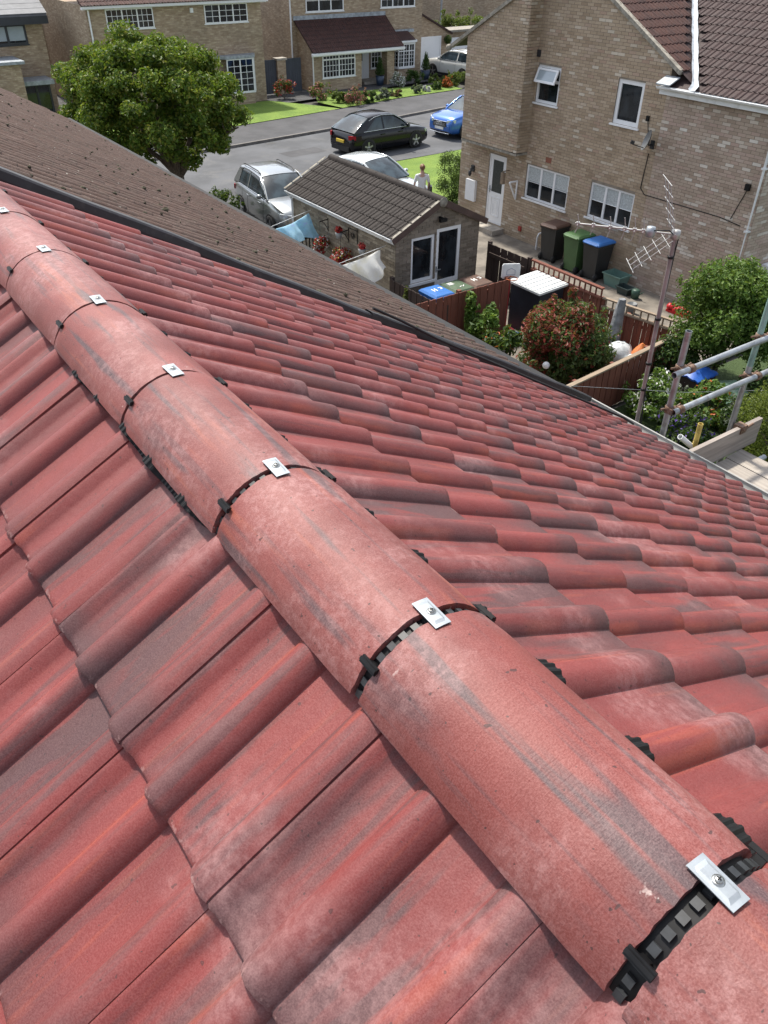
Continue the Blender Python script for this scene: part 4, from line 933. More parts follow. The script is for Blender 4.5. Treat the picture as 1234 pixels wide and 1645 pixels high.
# ivy-covered tree and garden on the right
t = thing('garden_tree', 'dense glossy green tree in front of the white downpipe', 'tree', (14.6, 8.55, 0))
cl = clump_set((14.5, 8.6, 1.55), (.95, .95, .95), 70, (.28, .45), 71, .3, .2); foliage('crown', L_IVY, t, cl, 26000, .08, 71, .42); twigs('trunk', t, (14.6, 8.55, 0), cl, .07, 10, 71, .5)
t = thing('golden_conifer', 'rounded golden green conifer at the right edge behind the scaffold', 'conifer', (12.55, 5.75, 0))
cl = clump_set((12.55, 5.75, .85), (.80, .80, .75), 60, (.22, .36), 72, .4, .2); foliage('crown', L_YEL, t, cl, 14000, .055, 72, .35, .4); twigs('trunk', t, (12.55, 5.75, 0), cl, .06, 8, 72, .3)
for i, (x, y, rx, rz_, mt, nm, lab) in enumerate([
    (12.2, 8.2, .55, .42, [(L_IVY, .9, 'foliage'), (L_FLW, .14, 'flowers')], 'flowering_shrub', 'white-flowering shrub below the brown fence behind the scaffold'),
    (11.7, 7.2, .55, .38, [(L_DARK, .9, 'foliage'), (L_FLV, .14, 'flowers')], 'flowering_shrub', 'low shrub with violet flowers behind the inner scaffold standard'),
    (12.7, 7.3, .6, .42, [(L_IVY, .95, 'foliage'), (L_FLO, .05, 'flowers')], 'flowering_shrub', 'loose green shrub with a few orange flowers between the scaffold tubes'),
    (13.1, 6.6, .55, .45, [(L_SAGE, .4, 'foliage'), (L_DARK, .6, 'leaves')], 'garden_shrub', 'grey green shrub beside the golden conifer'),
    (10.5, 8.0, .4, .3, [(L_DARK, .85, 'foliage'), (L_FLV, .2, 'flowers')], 'bedding_plant', 'violet bedding plant below the aerial mast'),
    (13.6, 9.0, .5, .55, [(L_DARK, 1, 'foliage')], 'garden_shrub', 'dark leafy shrub against the end of the brown fence'),
    (14.6, 7.0, .8, .6, [(L_DARK, 1, 'foliage')], 'garden_shrub', 'dark hedge mass below the glossy green tree'),
    (14.2, 5.6, .9, .6, [(L_DARK, 1, 'foliage')], 'garden_shrub', 'dark hedge mass behind the golden conifer'),
    (11.7, 5.0, .5, .3, [(L_DARK, .9, 'foliage'), (L_FLV, .1, 'flowers')], 'garden_shrub', 'dark planting at the right edge below the golden conifer'),
    (12.9, 8.6, .4, .3, [(L_SAGE, .8, 'foliage'), (L_FLW, .2, 'flowers')], 'bedding_plant', 'pale flowering plant beside the blue trailer cover')]):
    shrub(nm, lab, 'plant', (x, y, .01), (rx, rx, rz_), 3800, .08, mt, 80+i, ncl=22)

# ------------------------------------------------------------------ fences
def fence(label, p0, p1, h, mat, bw=.10, posts=3, cap=None, cat='fence', name='fence', rails=True, side=1, gap=.0):
    p0 = V3((*p0, 0)); p1 = V3((*p1, 0)); d = (p1-p0).normalized(); L = (p1-p0).length; nn = V3((d.y, -d.x, 0))*side
    t = thing(name, label, cat, tuple(p0)); n = int(L/bw); me = MB().box(.003+gap, bw-.004-gap, -.009, .009, .05, h).mesh('board', mat)
    for i in range(n):
        inst('board', me, t, frame(p0+d*(i*L/n)+nn*(.012 if i % 2 else .0), d, -nn, ZZ) @ Matrix.Rotation(rnd.uniform(-.008, .008), 4, 'Y'))
    for i in range(posts):
        q = p0+d*(L*i/(posts-1)); MB().fbox(q, d, nn, ZZ, -.045, .045, -.11, -.022, 0, h+.03).build('post', mat, t)
    if rails:
        for z in (.25, h-.2): MB().fbox(p0, d, nn, ZZ, 0, L, -.06, -.02, z, z+.07).build('rail', mat, t)
    if cap: MB().fbox(p0, d, nn, ZZ, 0, L, -.05, .05, h, h+.035).build('cap_rail', cap, t)
    return t
fence('red-brown board fence in front of the recycling bins by the garage', (9.45, 12.95), (12.38, 12.95), 1.40, FENCE_R, .105, 3)
fence('dark low board fence between the garage corner and the red fence', (10.46, 15.05), (10.46, 12.98), 1.15, FENCE_D, .105, 2)
t = fence('red-brown fence with battened top below the brick house wall', (13.72, 13.55), (13.72, 11.25), 1.18, FENCE_R, .105, 4, FENCE_R, side=1)
for i in range(14): MB().box(13.70, 13.73, 13.5-.17*i, 13.47-.17*i, 1.215, 1.40).build('trellis_batten', FENCE_R, t)
t; MB().box(13.67, 13.77, 13.55, 11.25, 1.40, 1.44).build('top_rail', FENCE_R, t)
t = fence('lower weathered stretch of fence beside the tubs and orange cover', (13.74, 11.22), (14.05, 9.25), 1.0, FENCE_R, .105, 4, FENCE_P)
m = MB()
for i in range(11): q = V3((13.74, 11.22, 0)).lerp(V3((14.05, 9.25, 0)), (i+.5)/11); MB().box(q.x-.012, q.x+.012, q.y-.015, q.y+.015, 1.036, 1.20).build('trellis_batten', FENCE_P, t)
t; MB().fbox(V3((13.74, 11.22, 0)), V3((.155, -.985, 0)), V3((.985, .155, 0)), ZZ, 0, 1.99, -.04, .04, 1.20, 1.235).build('top_rail', FENCE_P, t)
fence('brown fence with pale rail below the photinia, ending behind the aerial mast', (9.3, 8.75), (14.02, 9.2), 1.02, FENCE_R, .105, 5, FENCE_P)
t = fence('dark brown wooden gate between the garage and the red fence', (13.64, 15.12), (13.66, 13.66), 1.42, FENCE_D, .12, 2, None, 'gate', 'garden_gate')
for zz in (.35, 1.12): MB().fbox(V3((13.61, 15.0, 0)), V3((0, -1, 0)), ZZ, N, 0, 1.3, zz, zz+.1, 0, .03).build('brace', FENCE_D, t)

# ------------------------------------------------------------------ bins, boxes, garden things
def wheelie(label, loc, rz, body, lid, group=None, marks=None):
    t = thing('wheelie_bin', label, 'wheelie bin', loc, group, rz); m = MB()
    q = lambda w, d, z, o=0: [V3((-w, -d+o, z)), V3((w, -d+o, z)), V3((w, d+o, z)), V3((-w, d+o, z))]
    m.loft([q(.22, .23, .04), q(.24, .26, .4), q(.275, .31, .92), q(.29, .33, .93), q(.29, .33, .98)], False, True, True); m.build('body', body, t, True)
    m = MB(); m.loft([q(.295, .345, .985), q(.295, .345, 1.02), q(.25, .30, 1.065), q(.10, .12, 1.08)], False, True, True); m.tube([(-.24, .35, 1.0), (.24, .35, 1.0)], .022, 8); ld = m.build('lid', lid, t, True)
    for s in (-1, 1):
        m = MB(); m.lathe([(0, -.03), (.10, -.03), (.10, .03), (0, .03)], (s*.24, .22, .10), 14, True, 'x'); m.build('wheel', RUBBER, t, True)
    if marks:
        m = MB()
        for a in marks: m.tube([(x, y, 1.0725+.002) for x, y in a], .016, 5)
        m.build('painted_number', M_('number_paint', (.75, .75, .72), .6), ld, True)['kind'] = 'stuff'
    return t
BINB = M_('bin_black', (.022, .024, .026), .5, var=.2); BING = M_('bin_green', (.055, .12, .045), .5, var=.12); BLUE = M_('bin_blue', (.03, .14, .42), .45, var=.1); BROWN = M_('bin_brown', (.10, .055, .04), .55, var=.15); GDARK = M_('bin_lid_green', (.06, .10, .055), .55, var=.15)
wheelie('black wheelie bin with brown lid against the brick house wall', (17.08, 16.05, .06), PI/2+.1, BINB, BROWN)
wheelie('green wheelie bin with green lid beside the blue-lidded bin', (16.98, 15.02, .06), PI/2, BING, M_('lid_green2', (.08, .17, .06), .5))
wb = wheelie('black wheelie bin with bright blue lid against the brick house wall', (17.0, 14.30, .06), PI/2, BINB, BLUE)
MB().box(-.07, .07, -.302, -.298, .6, .7).build('sticker', WHITE, wb, True)
n54 = [[(-.16, -.09), (-.16, 0), (-.09, 0)], [(-.16, -.09), (-.08, -.09)], [(.02, -.1), (.02, .06)], [(.10, -.1), (.10, .06)], [(.02, -.02), (.12, -.02)]]
wheelie('recycling bin with blue lid and painted number behind the red fence', (11.05, 13.95, .02), PI, BLUE, BLUE, None, n54)
wheelie('recycling bin with green lid and white label behind the red fence', (11.66, 13.95, .02), PI, BING, GDARK, None, [[(-.12, .1), (-.05, .16)], [(-.03, .12), (.05, .16)], [(.04, -.12), (.2, -.12)], [(.04, -.07), (.2, -.07)], [(.04, -.17), (.2, -.17)]])
wheelie('brown-lidded bin with painted number behind the red fence', (12.27, 13.95, .02), PI, BROWN, BROWN, None, n54)
# storage box with ribbed white lid
t = thing('storage_box', 'dark storage box with ribbed white lid beside the photinia', 'storage box', (13.2, 12.82, 0)); m = MB(); m.box(12.82, 13.6, 12.32, 13.28, .02, 1.12); m.build('body', M_('box_navy', (.018, .022, .032), .6, var=.2), t)
m = MB(); m.fbox(V3((12.74, 12.26, 1.13)), V3((1, 0, .05)), V3((0, 1, 0)), ZZ, 0, .94, 0, 1.08, 0, .05); m.build('lid', M_('lid_white', (.58, .60, .60), .45, var=.08, dirt=((.35, .34, .3), 6, .4)), t)
m = MB()
for i in range(6): m.fbox(V3((12.74, 12.26, 1.13)), V3((1, 0, .05)), V3((0, 1, 0)), ZZ, .02, .92, .04+.175*i, .04+.175*i+.13, .05, .068)
m.build('lid_rib', M_('lid_white2', (.64, .66, .66), .45, var=.08), t)
# basketball hoop
t = thing('basketball_hoop', 'toy basketball hoop with white backboard and red pole by the fence', 'basketball hoop', (12.55, 13.15, 0)); hp = V3((12.55, 13.1, 0))
m = MB(); m.tube([hp, hp+V3((0, 0, 1.55))], .028, 8); m.build('pole', M_('hoop_red', (.30, .025, .03), .5), t)
bd, bn = V3((.86, -.5, 0)), V3((-.5, -.86, 0)); m = MB(); m.prism([(-.22, 1.38), (-.19, 1.35), (.19, 1.35), (.22, 1.38), (.22, 1.66), (.19, 1.70), (-.19, 1.70), (-.22, 1.66)], lambda a, z, d: hp+bd*a+ZZ*z+bn*d, .03, .055); bk = m.build('backboard', M_('board_white', (.72, .74, .76), .4), t)
m = MB(); pts = [(-.10, 1.44), (-.10, 1.54), (0, 1.60), (.10, 1.54), (.10, 1.44), (-.10, 1.44)]; m.tube([hp+bd*a+ZZ*z+bn*.057 for a, z in pts], .006, 5); m.build('backboard_print', M_('print_blue', (.25, .30, .40), .5), bk)
m = MB(); rc = hp+bn*.19+ZZ*1.40; m.tube([rc+bd*.13*math.cos(2*PI*i/16)+bn*.13*math.sin(2*PI*i/16) for i in range(17)], .010, 6); m.tube([hp+bn*.05+ZZ*1.40, hp+bn*.07+ZZ*1.40], .02, 6); m.build('ring', L_FLO, t)
m = MB(); m.lathe([(.0, .16), (.05, .15), (.16, .05), (.26, .03), (.27, 0), (0, 0)], tuple(hp), 16); m.build('base', M_('hoop_base', (.22, .03, .04), .5), t)
t = MB().lathe([(.0, .0), (.13, .0), (.18, .2), (.17, .21), (.10, .17), (0, .17)], (12.25, 12.5, .02), 14).build('bucket', M_('pot_blue', (.05, .16, .36), .5)); tag(t, 'blue bucket on the ground at the foot of the basketball hoop', 'bucket')
def tub(label, x, y, z, w, d, h, mat, nm='tub', cat='tub'):
    q = lambda a, b, zz: [V3((x-a, y-b, zz)), V3((x+a, y-b, zz)), V3((x+a, y+b, zz)), V3((x-a, y+b, zz))]
    m = MB(); m.loft([q(w*.8, d*.8, z), q(w, d, z+h), q(w+.025, d+.025, z+h), q(w+.025, d+.025, z+h-.03)], False, True, False); m.loft([q(w*.78, d*.78, z+.02), q(w-.015, d-.015, z+h)], False, True, False); m.add(q(w*.8, d*.8, z), [(3, 2, 1, 0)]); m.add(q(w*.79, d*.79, z+.04), [(0, 1, 2, 3)])
    return tag(m.build(nm, mat), label, cat)
TUBG = M_('tub_green', (.13, .23, .20), .5, var=.12); TUBT = M_('tub_translucent', (.33, .42, .40), .4, var=.12)
tub('pale green plastic crate against the house wall beside the blue-lidded bin', 17.05, 13.55, .06, .22, .30, .34, TUBG)
tub('dark plant trough on the patio next to the green crate', 16.8, 13.0, .06, .14, .2, .2, M_('trough', (.03, .05, .05), .5))
tub('translucent green tub inside the garden fence by the photinia', 13.25, 10.85, .3, .24, .3, .36, TUBT)
m = MB(); c = V3((16.78, 12.62, .06)); m.lathe([(.0, 0), (.10, 0), (.115, .22), (.06, .25), (0, .25)], tuple(c), 12); m.tube([c+V3((0, -.1, .12)), c+V3((0, -.24, .24))], [.02, .012], 6); m.tube([c+V3((0, .10, .2)), c+V3((0, .17, .14)), c+V3((0, .11, .04))], .012, 6); tag(m.build('watering_can', M_('can_green', (.03, .07, .05), .5)), 'dark green watering can beside the plant trough', 'watering can')
m = MB(); m.lathe([(0, 0), (.10, 0), (.13, .26), (.12, .27), (.09, .03), (0, .03)], (15.9, 12.0, .06), 12); tag(m.build('bucket', M_('bucket_grey', (.10, .11, .12), .5)), 'grey bucket behind the covered parasol', 'bucket')
t = thing('covered_parasol', 'folded parasol in a grey cover leaning by the lower fence', 'parasol', (13.35, 10.45, 0)); m = MB(); secs = []
for i in range(10):
    f_ = i/9; c = V3((13.35+.10*f_, 10.45+.02*f_, .25+1.25*f_)); r_ = .05+.11*math.sin(PI*min(1, .25+f_*.62))*(1-.45*f_); secs.append([c+V3((r_*(1+.16*math.sin(j*2.6+i))*math.cos(2*PI*j/14), r_*(1+.16*math.sin(j*2.6+i))*math.sin(2*PI*j/14), 0)) for j in range(14)])
m.loft(secs, True, True, True); m.build('cover', M_('cover_grey', (.20, .21, .22), .8, var=.25, vs=9, bump=.6, bs=12, bd=.02), t); m = MB(); m.tube([(13.35, 10.45, .02), (13.36, 10.45, .3)], .022, 8); m.lathe([(0, .08), (.2, .07), (.22, 0), (0, 0)], (13.35, 10.45, .01), 16); m.build('base', CONC, t)
t = thing('covered_barbecue', 'orange cover with white bags heaped in the fence corner', 'cover', (13.35, 9.75, 0)); m = MB(); secs = []
for i in range(8):
    f_ = i/7; r_ = .30*math.cos(f_*1.5); secs.append([V3((13.5+r_*math.cos(2*PI*j/18)*(1+.08*math.sin(3*j)), 9.75+r_*.8*math.sin(2*PI*j/18)*(1+.08*math.sin(3*j)), .3+.42*f_)) for j in range(18)])
m.loft(secs, True, True, True); m.build('cover', M_('orange_cover', (.55, .16, .04), .6, var=.15, vs=10), t); m = MB(); m.ball((13.2, 10.1, .42), (.32, .3, .26), 12, 8, .10, 3); m.ball((13.15, 9.6, .38), (.25, .22, .22), 12, 8, .1, 5); m.build('bag', M_('white_bag', (.55, .57, .58), .5, var=.15, vs=10, bump=.5, bs=20, bd=.02), t); m = MB(); m.tube([(13.4, 9.75, .0), (13.4, 9.75, .3)], .2, 10); m.build('stand', BLACKP2, t)
m = MB()
for i in range(7): m.ball((16.85+.05*rnd.random(), 11.55-.09*i, .18+.03*math.sin(i*2)), (.10, .08, .09), 8, 6, .12, i)
m.box(16.78, 16.95, 10.95, 11.6, .06, .12); tag(m.build('toy_tunnel', M_('toy_red', (.55, .015, .02), .4)), 'bright red plastic toy on the patio below the house wall', 'toy')
for i, (x, y, z) in enumerate([(10.62, 9.85, .95), (10.65, 9.7, .62)]):
    tag(MB().ball((x, y, z), .075, 14, 10).build('garden_light', M_('globe_white%d' % i, (.75, .76, .76), .25)), ('upper' if i == 0 else 'lower')+' white globe garden light at the foot of the photinia', 'garden light')
t = thing('trailer_cover', 'bright blue tarpaulin cover behind the inner scaffold standard', 'cover', (13.5, 8.25, 0)); m = MB(); secs = []
for i in range(9):
    x = 13.15+.7*i/8; secs.append([V3((x, 8.0+.55*j/8, .62+.14*math.sin(PI*j/8)*math.sin(PI*(i+.5)/9)+.015*math.sin(i*3+j*2))) for j in range(9)])
m.loft(secs, True, False, False); m.loft([[p-V3((0, 0, .03)) for p in s] for s in secs], True, False, False); m.build('tarpaulin', M_('tarp_blue', (.02, .10, .42), .45, var=.15), t); m = MB(); m.box(13.2, 13.8, 8.05, 8.5, .03, .6); m.build('bed', FENCE_D, t)
t = thing('compost_bin', 'dull green lidded garden bin beside the blue tarpaulin', 'compost bin', (13.45, 7.65, 0)); m = MB(); m.box(13.15, 13.75, 7.3, 7.85, .02, .5); m.build('body', M_('compost_green', (.05, .085, .06), .6), t); m = MB(); m.prism([(7.22, .5), (7.93, .5), (7.58, .66)], lambda a, z, d: (d, a, z), 13.08, 13.82); m.build('lid', M_('compost_lid', (.10, .17, .12), .5, var=.15), t)
tag(MB().tube([(9.6, 8.6, 1.35), (11.5, 7.2, 1.25), (13.8, 5.4, 1.45)], .004, 5).build('washing_line', GALV), 'thin washing line crossing the garden behind the scaffold', 'washing line')
# flowers hanging baskets on the garage wall
def basket(label, y, z, r_, mats, seed, x=10.45):
    t = thing('hanging_basket', label, 'hanging basket', (x, y, z), 'hanging baskets on the garage wall'); cl = clump_set((x, y, z), (r_*.7, r_*.7, r_*.7), 14, (r_*.35, r_*.5), seed)
    for i, (mt, k) in enumerate(mats): foliage('flowers', mt, t, cl, k, .06, seed+i, .3, .8)
    m = MB(); m.lathe([(0, -.16), (.09, -.12), (.14, 0), (.13, .01), (0, -.02)], (x, y, z-.02), 12); m.build('bowl', BLACKP2, t)
    m = MB(); m.tube([(GX0-.005, y, z+.62), (x, y, z+.60)], .012, 6); m.tube([(GX0-.01, y, z+.35), (GX0-.12, y, z+.52), (x+.06, y, z+.60)], .009, 6); m.tube([(x, y, z+.6), (x, y, z)], .005, 5); m.tube([(GX0-.01, y, z+.3), (GX0-.01, y, z+.66)], .012, 6); m.build('bracket', BLACKP, t)
basket('hanging basket of red and white flowers nearest the blue sheet', 18.25, 1.10, .27, [(L_FLR, 420), (L_FLW, 130), (L_DARK, 160)], 90)
basket('full hanging basket of dark red, white and yellow flowers on the garage wall', 17.25, 1.08, .30, [(L_FLR, 560), (L_FLW, 120), (L_FLY, 60), (L_DARK, 120)], 95)
def pot(label, y, z, seed, x=10.52):
    t = thing('wall_planter', label, 'planter', (x, y, z)); m = MB(); m.lathe([(0, -.16), (.06, -.15), (.10, 0), (.09, .005), (0, -.02)], (x, y, z), 10); m.tube([(GX0-.005, y, z-.05), (x, y, z-.06)], .012, 6); m.build('pot', M_('pot_grey', (.30, .32, .33), .6), t)
    foliage('flowers', L_FLR, t, [((x, y, z+.07), (.10, .10, .09))], 150, .05, seed, .4, .8)
pot('small grey wall planter with red flowers beside the scrolled bracket', 17.42, 1.62, 101); pot('small wall planter with red flowers above the white sheet', 16.35, 1.50, 102); pot('small wall planter with red flowers partly behind the white sheet', 15.85, 1.28, 103)
m = MB()
for s in range(26): pass
sc = [V3((10.68-.02, 16.98+.09*math.cos(a)*(1-a/16), 1.62+.09*math.sin(a)*(1-a/16))) for a in [i*.45 for i in range(28)]]
m.tube(sc, .009, 5); m.tube([(10.69, 16.82, 1.45), (10.69, 16.82, 1.85)], .012, 6); m.tube([(10.69, 16.82, 1.78), (10.67, 17.2, 1.78)], .010, 6); tag(m.build('scroll_bracket', BLACKP), 'black scrolled iron bracket on the garage side wall', 'bracket')
# washing: lines out from the garage wall with sheets hung over them
def sheet_cloth(label, nm, p0, p1, drop, mat, seed, sag=.12, back=.5):
    t = thing(nm, label, 'sheet', tuple(p0)); p0 = V3(p0); p1 = V3(p1); d = p1-p0; m = MB(); rows = []; dn = d.normalized(); pn = V3((-dn.y, dn.x, 0)); rr = random.Random(seed)
    nu, nv = 30, 24; tot = drop*(1+back)
    for i in range(nu+1):
        u = i/nu; c = p0+d*u-ZZ*sag*math.sin(PI*u)*.6; row = []
        for j in range(nv+1):
            q = -drop*back+tot*j/nv; fold = .09*math.sin(u*9+seed)+.05*math.sin(u*21+2*seed); sd_ = 1 if q > 0 else -1; k = min(1, abs(q)/.3)
            edge = 1+.22*math.sin(u*5+seed)
            row.append(c-ZZ*abs(q)*edge*(.92)+pn*(sd_*.03*k+sd_*abs(q)*.5+fold*k)+dn*(.05*math.sin(q*7+u*4)*k))
        rows.append(row)
    m.loft(rows, True, False, False); m.build('cloth', mat, t); return t
def cloth_mat(name, cols, sc):
    m, n, l, b = newmat(name); g = NG(n, l); p = g.pos(); c = g.cramp(g.noise(p, sc, 3), [(.3+.4*i/(len(cols)-1), q) for i, q in enumerate(cols)]); l.new(c, b.inputs['Base Color']); b.inputs['Roughness'].default_value = .8
    tr_ = g.node('ShaderNodeBsdfTranslucent'); l.new(c, tr_.inputs[0]); mx = g.node('ShaderNodeMixShader'); mx.inputs[0].default_value = .45; l.new(b.outputs[0], mx.inputs[1]); l.new(tr_.outputs[0], mx.inputs[2]); l.new(mx.outputs[0], n['Material Output'].inputs[0]); return m
CL_B = cloth_mat('cloth_blue', [(.30, .55, .75), (.42, .68, .85), (.36, .60, .72), (.40, .48, .80)], 4); CL_W = cloth_mat('cloth_white', [(.72, .74, .74), (.78, .79, .78), (.72, .70, .58)], 3)
tag(MB().tube([(10.7, 19.12, 1.75), (8.6, 18.5, 1.62)], .006, 5).build('washing_line', WHITE_G), 'washing line from the garage wall carrying the blue sheet', 'washing line')
tag(MB().tube([(10.7, 15.58, 1.76), (8.2, 15.35, 1.55)], .006, 5).build('washing_line', WHITE_G), 'washing line from the garage wall carrying the white sheet', 'washing line')
sheet_cloth('pale blue patterned sheet hung on the line beside the garage', 'bed_sheet', (10.55, 18.98, 1.74), (9.35, 18.62, 1.62), .55, CL_B, 2, .1, .9)
sheet_cloth('white sheet hung on the line beside the front corner of the garage', 'bed_sheet', (10.5, 15.53, 1.72), (9.1, 15.42, 1.60), .55, CL_W, 5, .05, .8)
t = thing('wrought_gate', 'dark railed gate behind the blue sheet', 'gate', (10.3, 18.85, 0)); m = MB()
for i in range(9): MB().tube([(10.66-.11*i, 19.0, .05), (10.66-.11*i, 19.0, 1.15)], .016, 6).build('railing', BLACKP, t)
m = MB(); m.box(9.75, 10.68, 18.98, 19.02, 1.05, 1.09); m.box(9.75, 10.68, 18.98, 19.02, .15, .19); m.build('rail', BLACKP, t)

# ------------------------------------------------------------------ scaffold at the eave
sf = thing('scaffold', 'end bay of tube scaffolding with boards beyond the gutter', 'scaffold', (4.9, 2.9, 0)); SY = 2.95; TR = .0242
for (x, zt, mt) in ((4.385, 5.80, GALV), (5.375, 6.7, GALV)):
    m = MB(); m.pipe((x, SY, 0), (x, SY, zt if mt is GALV and x < 5 else 5.25), TR, TR-.004); m.build('standard', mt, sf)
m = MB(); m.pipe((5.375, SY, 5.25), (5.375, SY, 6.9), TR, TR-.004); m.build('standard', GALV_G, sf)
for (z, x0) in ((5.505, 4.255), (5.16, 4.385-.02)):
    m = MB(); m.pipe((x0, SY-.055, z), (6.4, SY-.055, z), TR, TR-.004); m.build('guard_rail', GALV, sf)
    for x in (4.385, 5.375):
        m = MB(); m.lathe([(TR+.001, -.028), (TR+.009, -.026), (TR+.009, .026), (TR+.001, .028)], (x, SY, z+.0), 14); m.lathe([(TR+.001, -.026), (TR+.009, -.024), (TR+.009, .024), (TR+.001, .026)], (x+.062, SY-.055, z), 14, True, 'x')
        m.box(x-.035, x+.05, SY-.05, SY-.012, z-.022, z+.022); m.tube([(x+.045, SY-.03, z+.02), (x+.085, SY-.03, z+.03)], .009, 6); m.tube([(x-.03, SY+.02, z), (x-.06, SY+.03, z)], .009, 6); m.build('coupler', RUSTY, sf)
bz = 4.47
m = MB(); m.fbox(V3((4.30, SY-.09, 0)), V3((1, 0, 0)), V3((0, 1, 0)), ZZ, 0, 1.36, -.019, .019, bz+.004, 4.715); m.build('toe_board', TOE_WOOD, sf)
for i, x in enumerate((4.30, 4.535, 4.77, 5.005, 5.24)):
    m = MB(); m.box(x, x+.225, -4.5+.1*(i % 2), SY-.13+.02*(i % 3), bz-.04, bz); m.build('scaffold_board', SCAF_WOOD, sf)
for yy in (2.7, 1.2): MB().pipe((4.25, yy, bz-.066), (5.62, yy, bz-.066), TR, TR-.004).build('transom', GALV, sf)
m = MB(); m.fbox(V3((5.375, SY-.09, 4.68)), V3((1, 0, 0)), V3((0, 1, 0)), ZZ, -.03, .05, -.03, .05, -.02, .05); m.tube([(5.36, SY-.12, 4.70), (5.50, SY-.12, 4.72)], .012, 6); m.build('toe_board_clip', RUSTY, sf)
m = MB(); m.pipe((4.93, SY+.02, 4.3), (4.925, SY+.02, 4.84), TR*.9, TR*.9-.004); m.build('standard', YELLOW, sf)
m = MB(); m.pipe((4.74, SY+.06, 4.76), (5.15, SY+.02, 4.42), TR*.95, TR*.95-.004); m.build('ledger', WHITE_G, sf)

# ------------------------------------------------------------------ television aerial
ae = thing('television_aerial', 'television aerial with grid reflector on a tall mast by the eave', 'aerial', (4.40, 3.20, 3.8)); MT = V3((4.415, 3.262, 6.40)); MBt = V3((4.40, 3.19, 3.9))
MB().tube([MBt, MT], .0165, 12).build('mast', MAST, ae)
m = MB(); m.tube([MT+V3((.012, -.018, -.12)), MT+V3((.012, -.02, -.5)), MT+V3((0, -.03, -1.0)), MBt+V3((.0, -.025, .9)), MBt+V3((.0, -.025, .5))], .0055, 6); m.tube([MT+V3((-.12, .14, .01)), MT+V3((-.05, .02, .03)), MT+V3((.0, -.03, -.03)), MT+V3((.012, -.018, -.12))], .005, 6); m.build('coax', RUBBER, ae)
m = MB()
for z in (.16, .62, .98, 1.2): m.lathe([(.017, -.010), (.023, -.008), (.023, .008), (.017, .010)], tuple(MT-(MT-MBt).normalized()*z), 12)
m.build('cable_tie', BLACKP, ae)
bd = V3((-.40, .56, 0)).normalized(); pd = V3((bd.y, -bd.x, 0))
m = MB(); m.tube([MT+bd*.0, MT+bd*.70], .0075, 8); m.build('boom', ALU, ae)
for i, s in enumerate((.22, .28, .35, .45, .57, .68)):
    c = MT+bd*s; h = .085-.004*i; m = MB()
    m.tube([c+ZZ*h+bd*.012, c+ZZ*.03, c-ZZ*.03, c-ZZ*h+bd*.012], .0035, 6); m.tube([c-pd*.05, c+pd*.05], .003, 6); m.fbox(c, bd, pd, ZZ, -.012, .012, -.012, .012, -.012, .012); m.build('director', ALU, ae)
m = MB(); m.lathe([(0, -.035), (.030, -.033), (.034, 0), (.030, .033), (0, .035)], tuple(MT+bd*.17+ZZ*.0), 14); m.build('balun_box', STEEL, ae)
m = MB(); c = MT+bd*.02; m.lathe([(0, -.03), (.032, -.028), (.032, .028), (0, .03)], tuple(MT), 14); m.tube([MT-pd*.05, MT+pd*.05], .012, 8); m.build('mast_clamp', ALU, ae)
gd_ = V3((.64, .77, 0)).normalized()
for sg, fw_, up_ in ((1, .10, .33), (-1, .235, .235)):
    e = bd*fw_+ZZ*(sg*up_); st_ = MT+bd*.03+ZZ*sg*.02; m = MB(); m.tube([st_, st_+e], .004, 6)
    for k_ in (-1, 1): m.tube([st_+gd_*k_*.09, st_+gd_*k_*.09+e], .003, 5)
    for i in range(5):
        c = st_+e*(.12+.22*i); m.tube([c-gd_*.15, c+gd_*.15], .0030, 6)
    m.build('reflector_grid', ALU, ae)
def WIN(*a, **k):
    k.setdefault('rec', .034); return window(*a, **k)
# ------------------------------------------------------------------ houses across the road
def wallbox(parent, x0, x1, y0, y1, z0, z1, name='wall'):
    m = MB(); m.box(x0, x1, y0, y1, z0, z1)
    o = m.build(name, FB_X, parent); o.data.materials.append(FB_Y)
    for p in o.data.polygons:
        if abs(p.normal.x) > .7: p.material_index = 1
    return o
FN = V3((0, -1, 0)); FU = V3((1, 0, 0))
# centre house with lean-to porch
F = thing('detached_house', 'brick house across the road with brown lean-to porch roof and bay window', 'house', (29.5, 47, .1))
wallbox(F, 25.05, 34.2, 45.0, 52, .1, 5.3)
wallbox(F, 25.38, 28.62, 43.32, 44.99, .1, 2.06, 'porch_wall')
m = MB(); m.prism([(43.32, 2.06), (44.99, 2.06), (44.99, 3.35)], lambda a, z, d: (d, a, z), 25.38, 25.6); m.build('porch_gable', FB_Y, F)
wallbox(F, 30.45, 30.97, 43.34, 43.86, .1, 2.04, 'porch_pier')
m = MB(); y0, y1, z0, z1 = 43.02, 45.0, 2.10, 3.52; lp = (z1-z0)/(y1-y0); dF = V3((0, -1, -lp)).normalized(); nF = V3((0, -lp, 1)).normalized()
m.fbox(V3((25.2, 45.0, z1)), V3((1, 0, 0)), dF, nF, 0, 6.2, 0, 2.42, -.08, -.005); m.build('porch_roof', T_RUST, F)
ft = tile_mesh('roof_tile', T_RUST, 5, 70, .004); mats = []
for c in range(8):
    for k in range(21): mats.append(frame(V3((25.22+.295*k, 45.0, z1-.01))+dF*(2.46-.31*c), V3((1, 0, 0)), dF, nF) @ Matrix.Rotation(rnd.uniform(-.012, .012), 4, 'Z'))
join_tiles('porch_tiles', ft, mats, F, T_RUST)
m = MB(); m.fbox(V3((25.15, 44.97, z1)), V3((1, 0, 0)), ZZ, FN, 0, 6.25, -.04, .16, 0, .06); m.build('lead_flashing', LEAD, F)
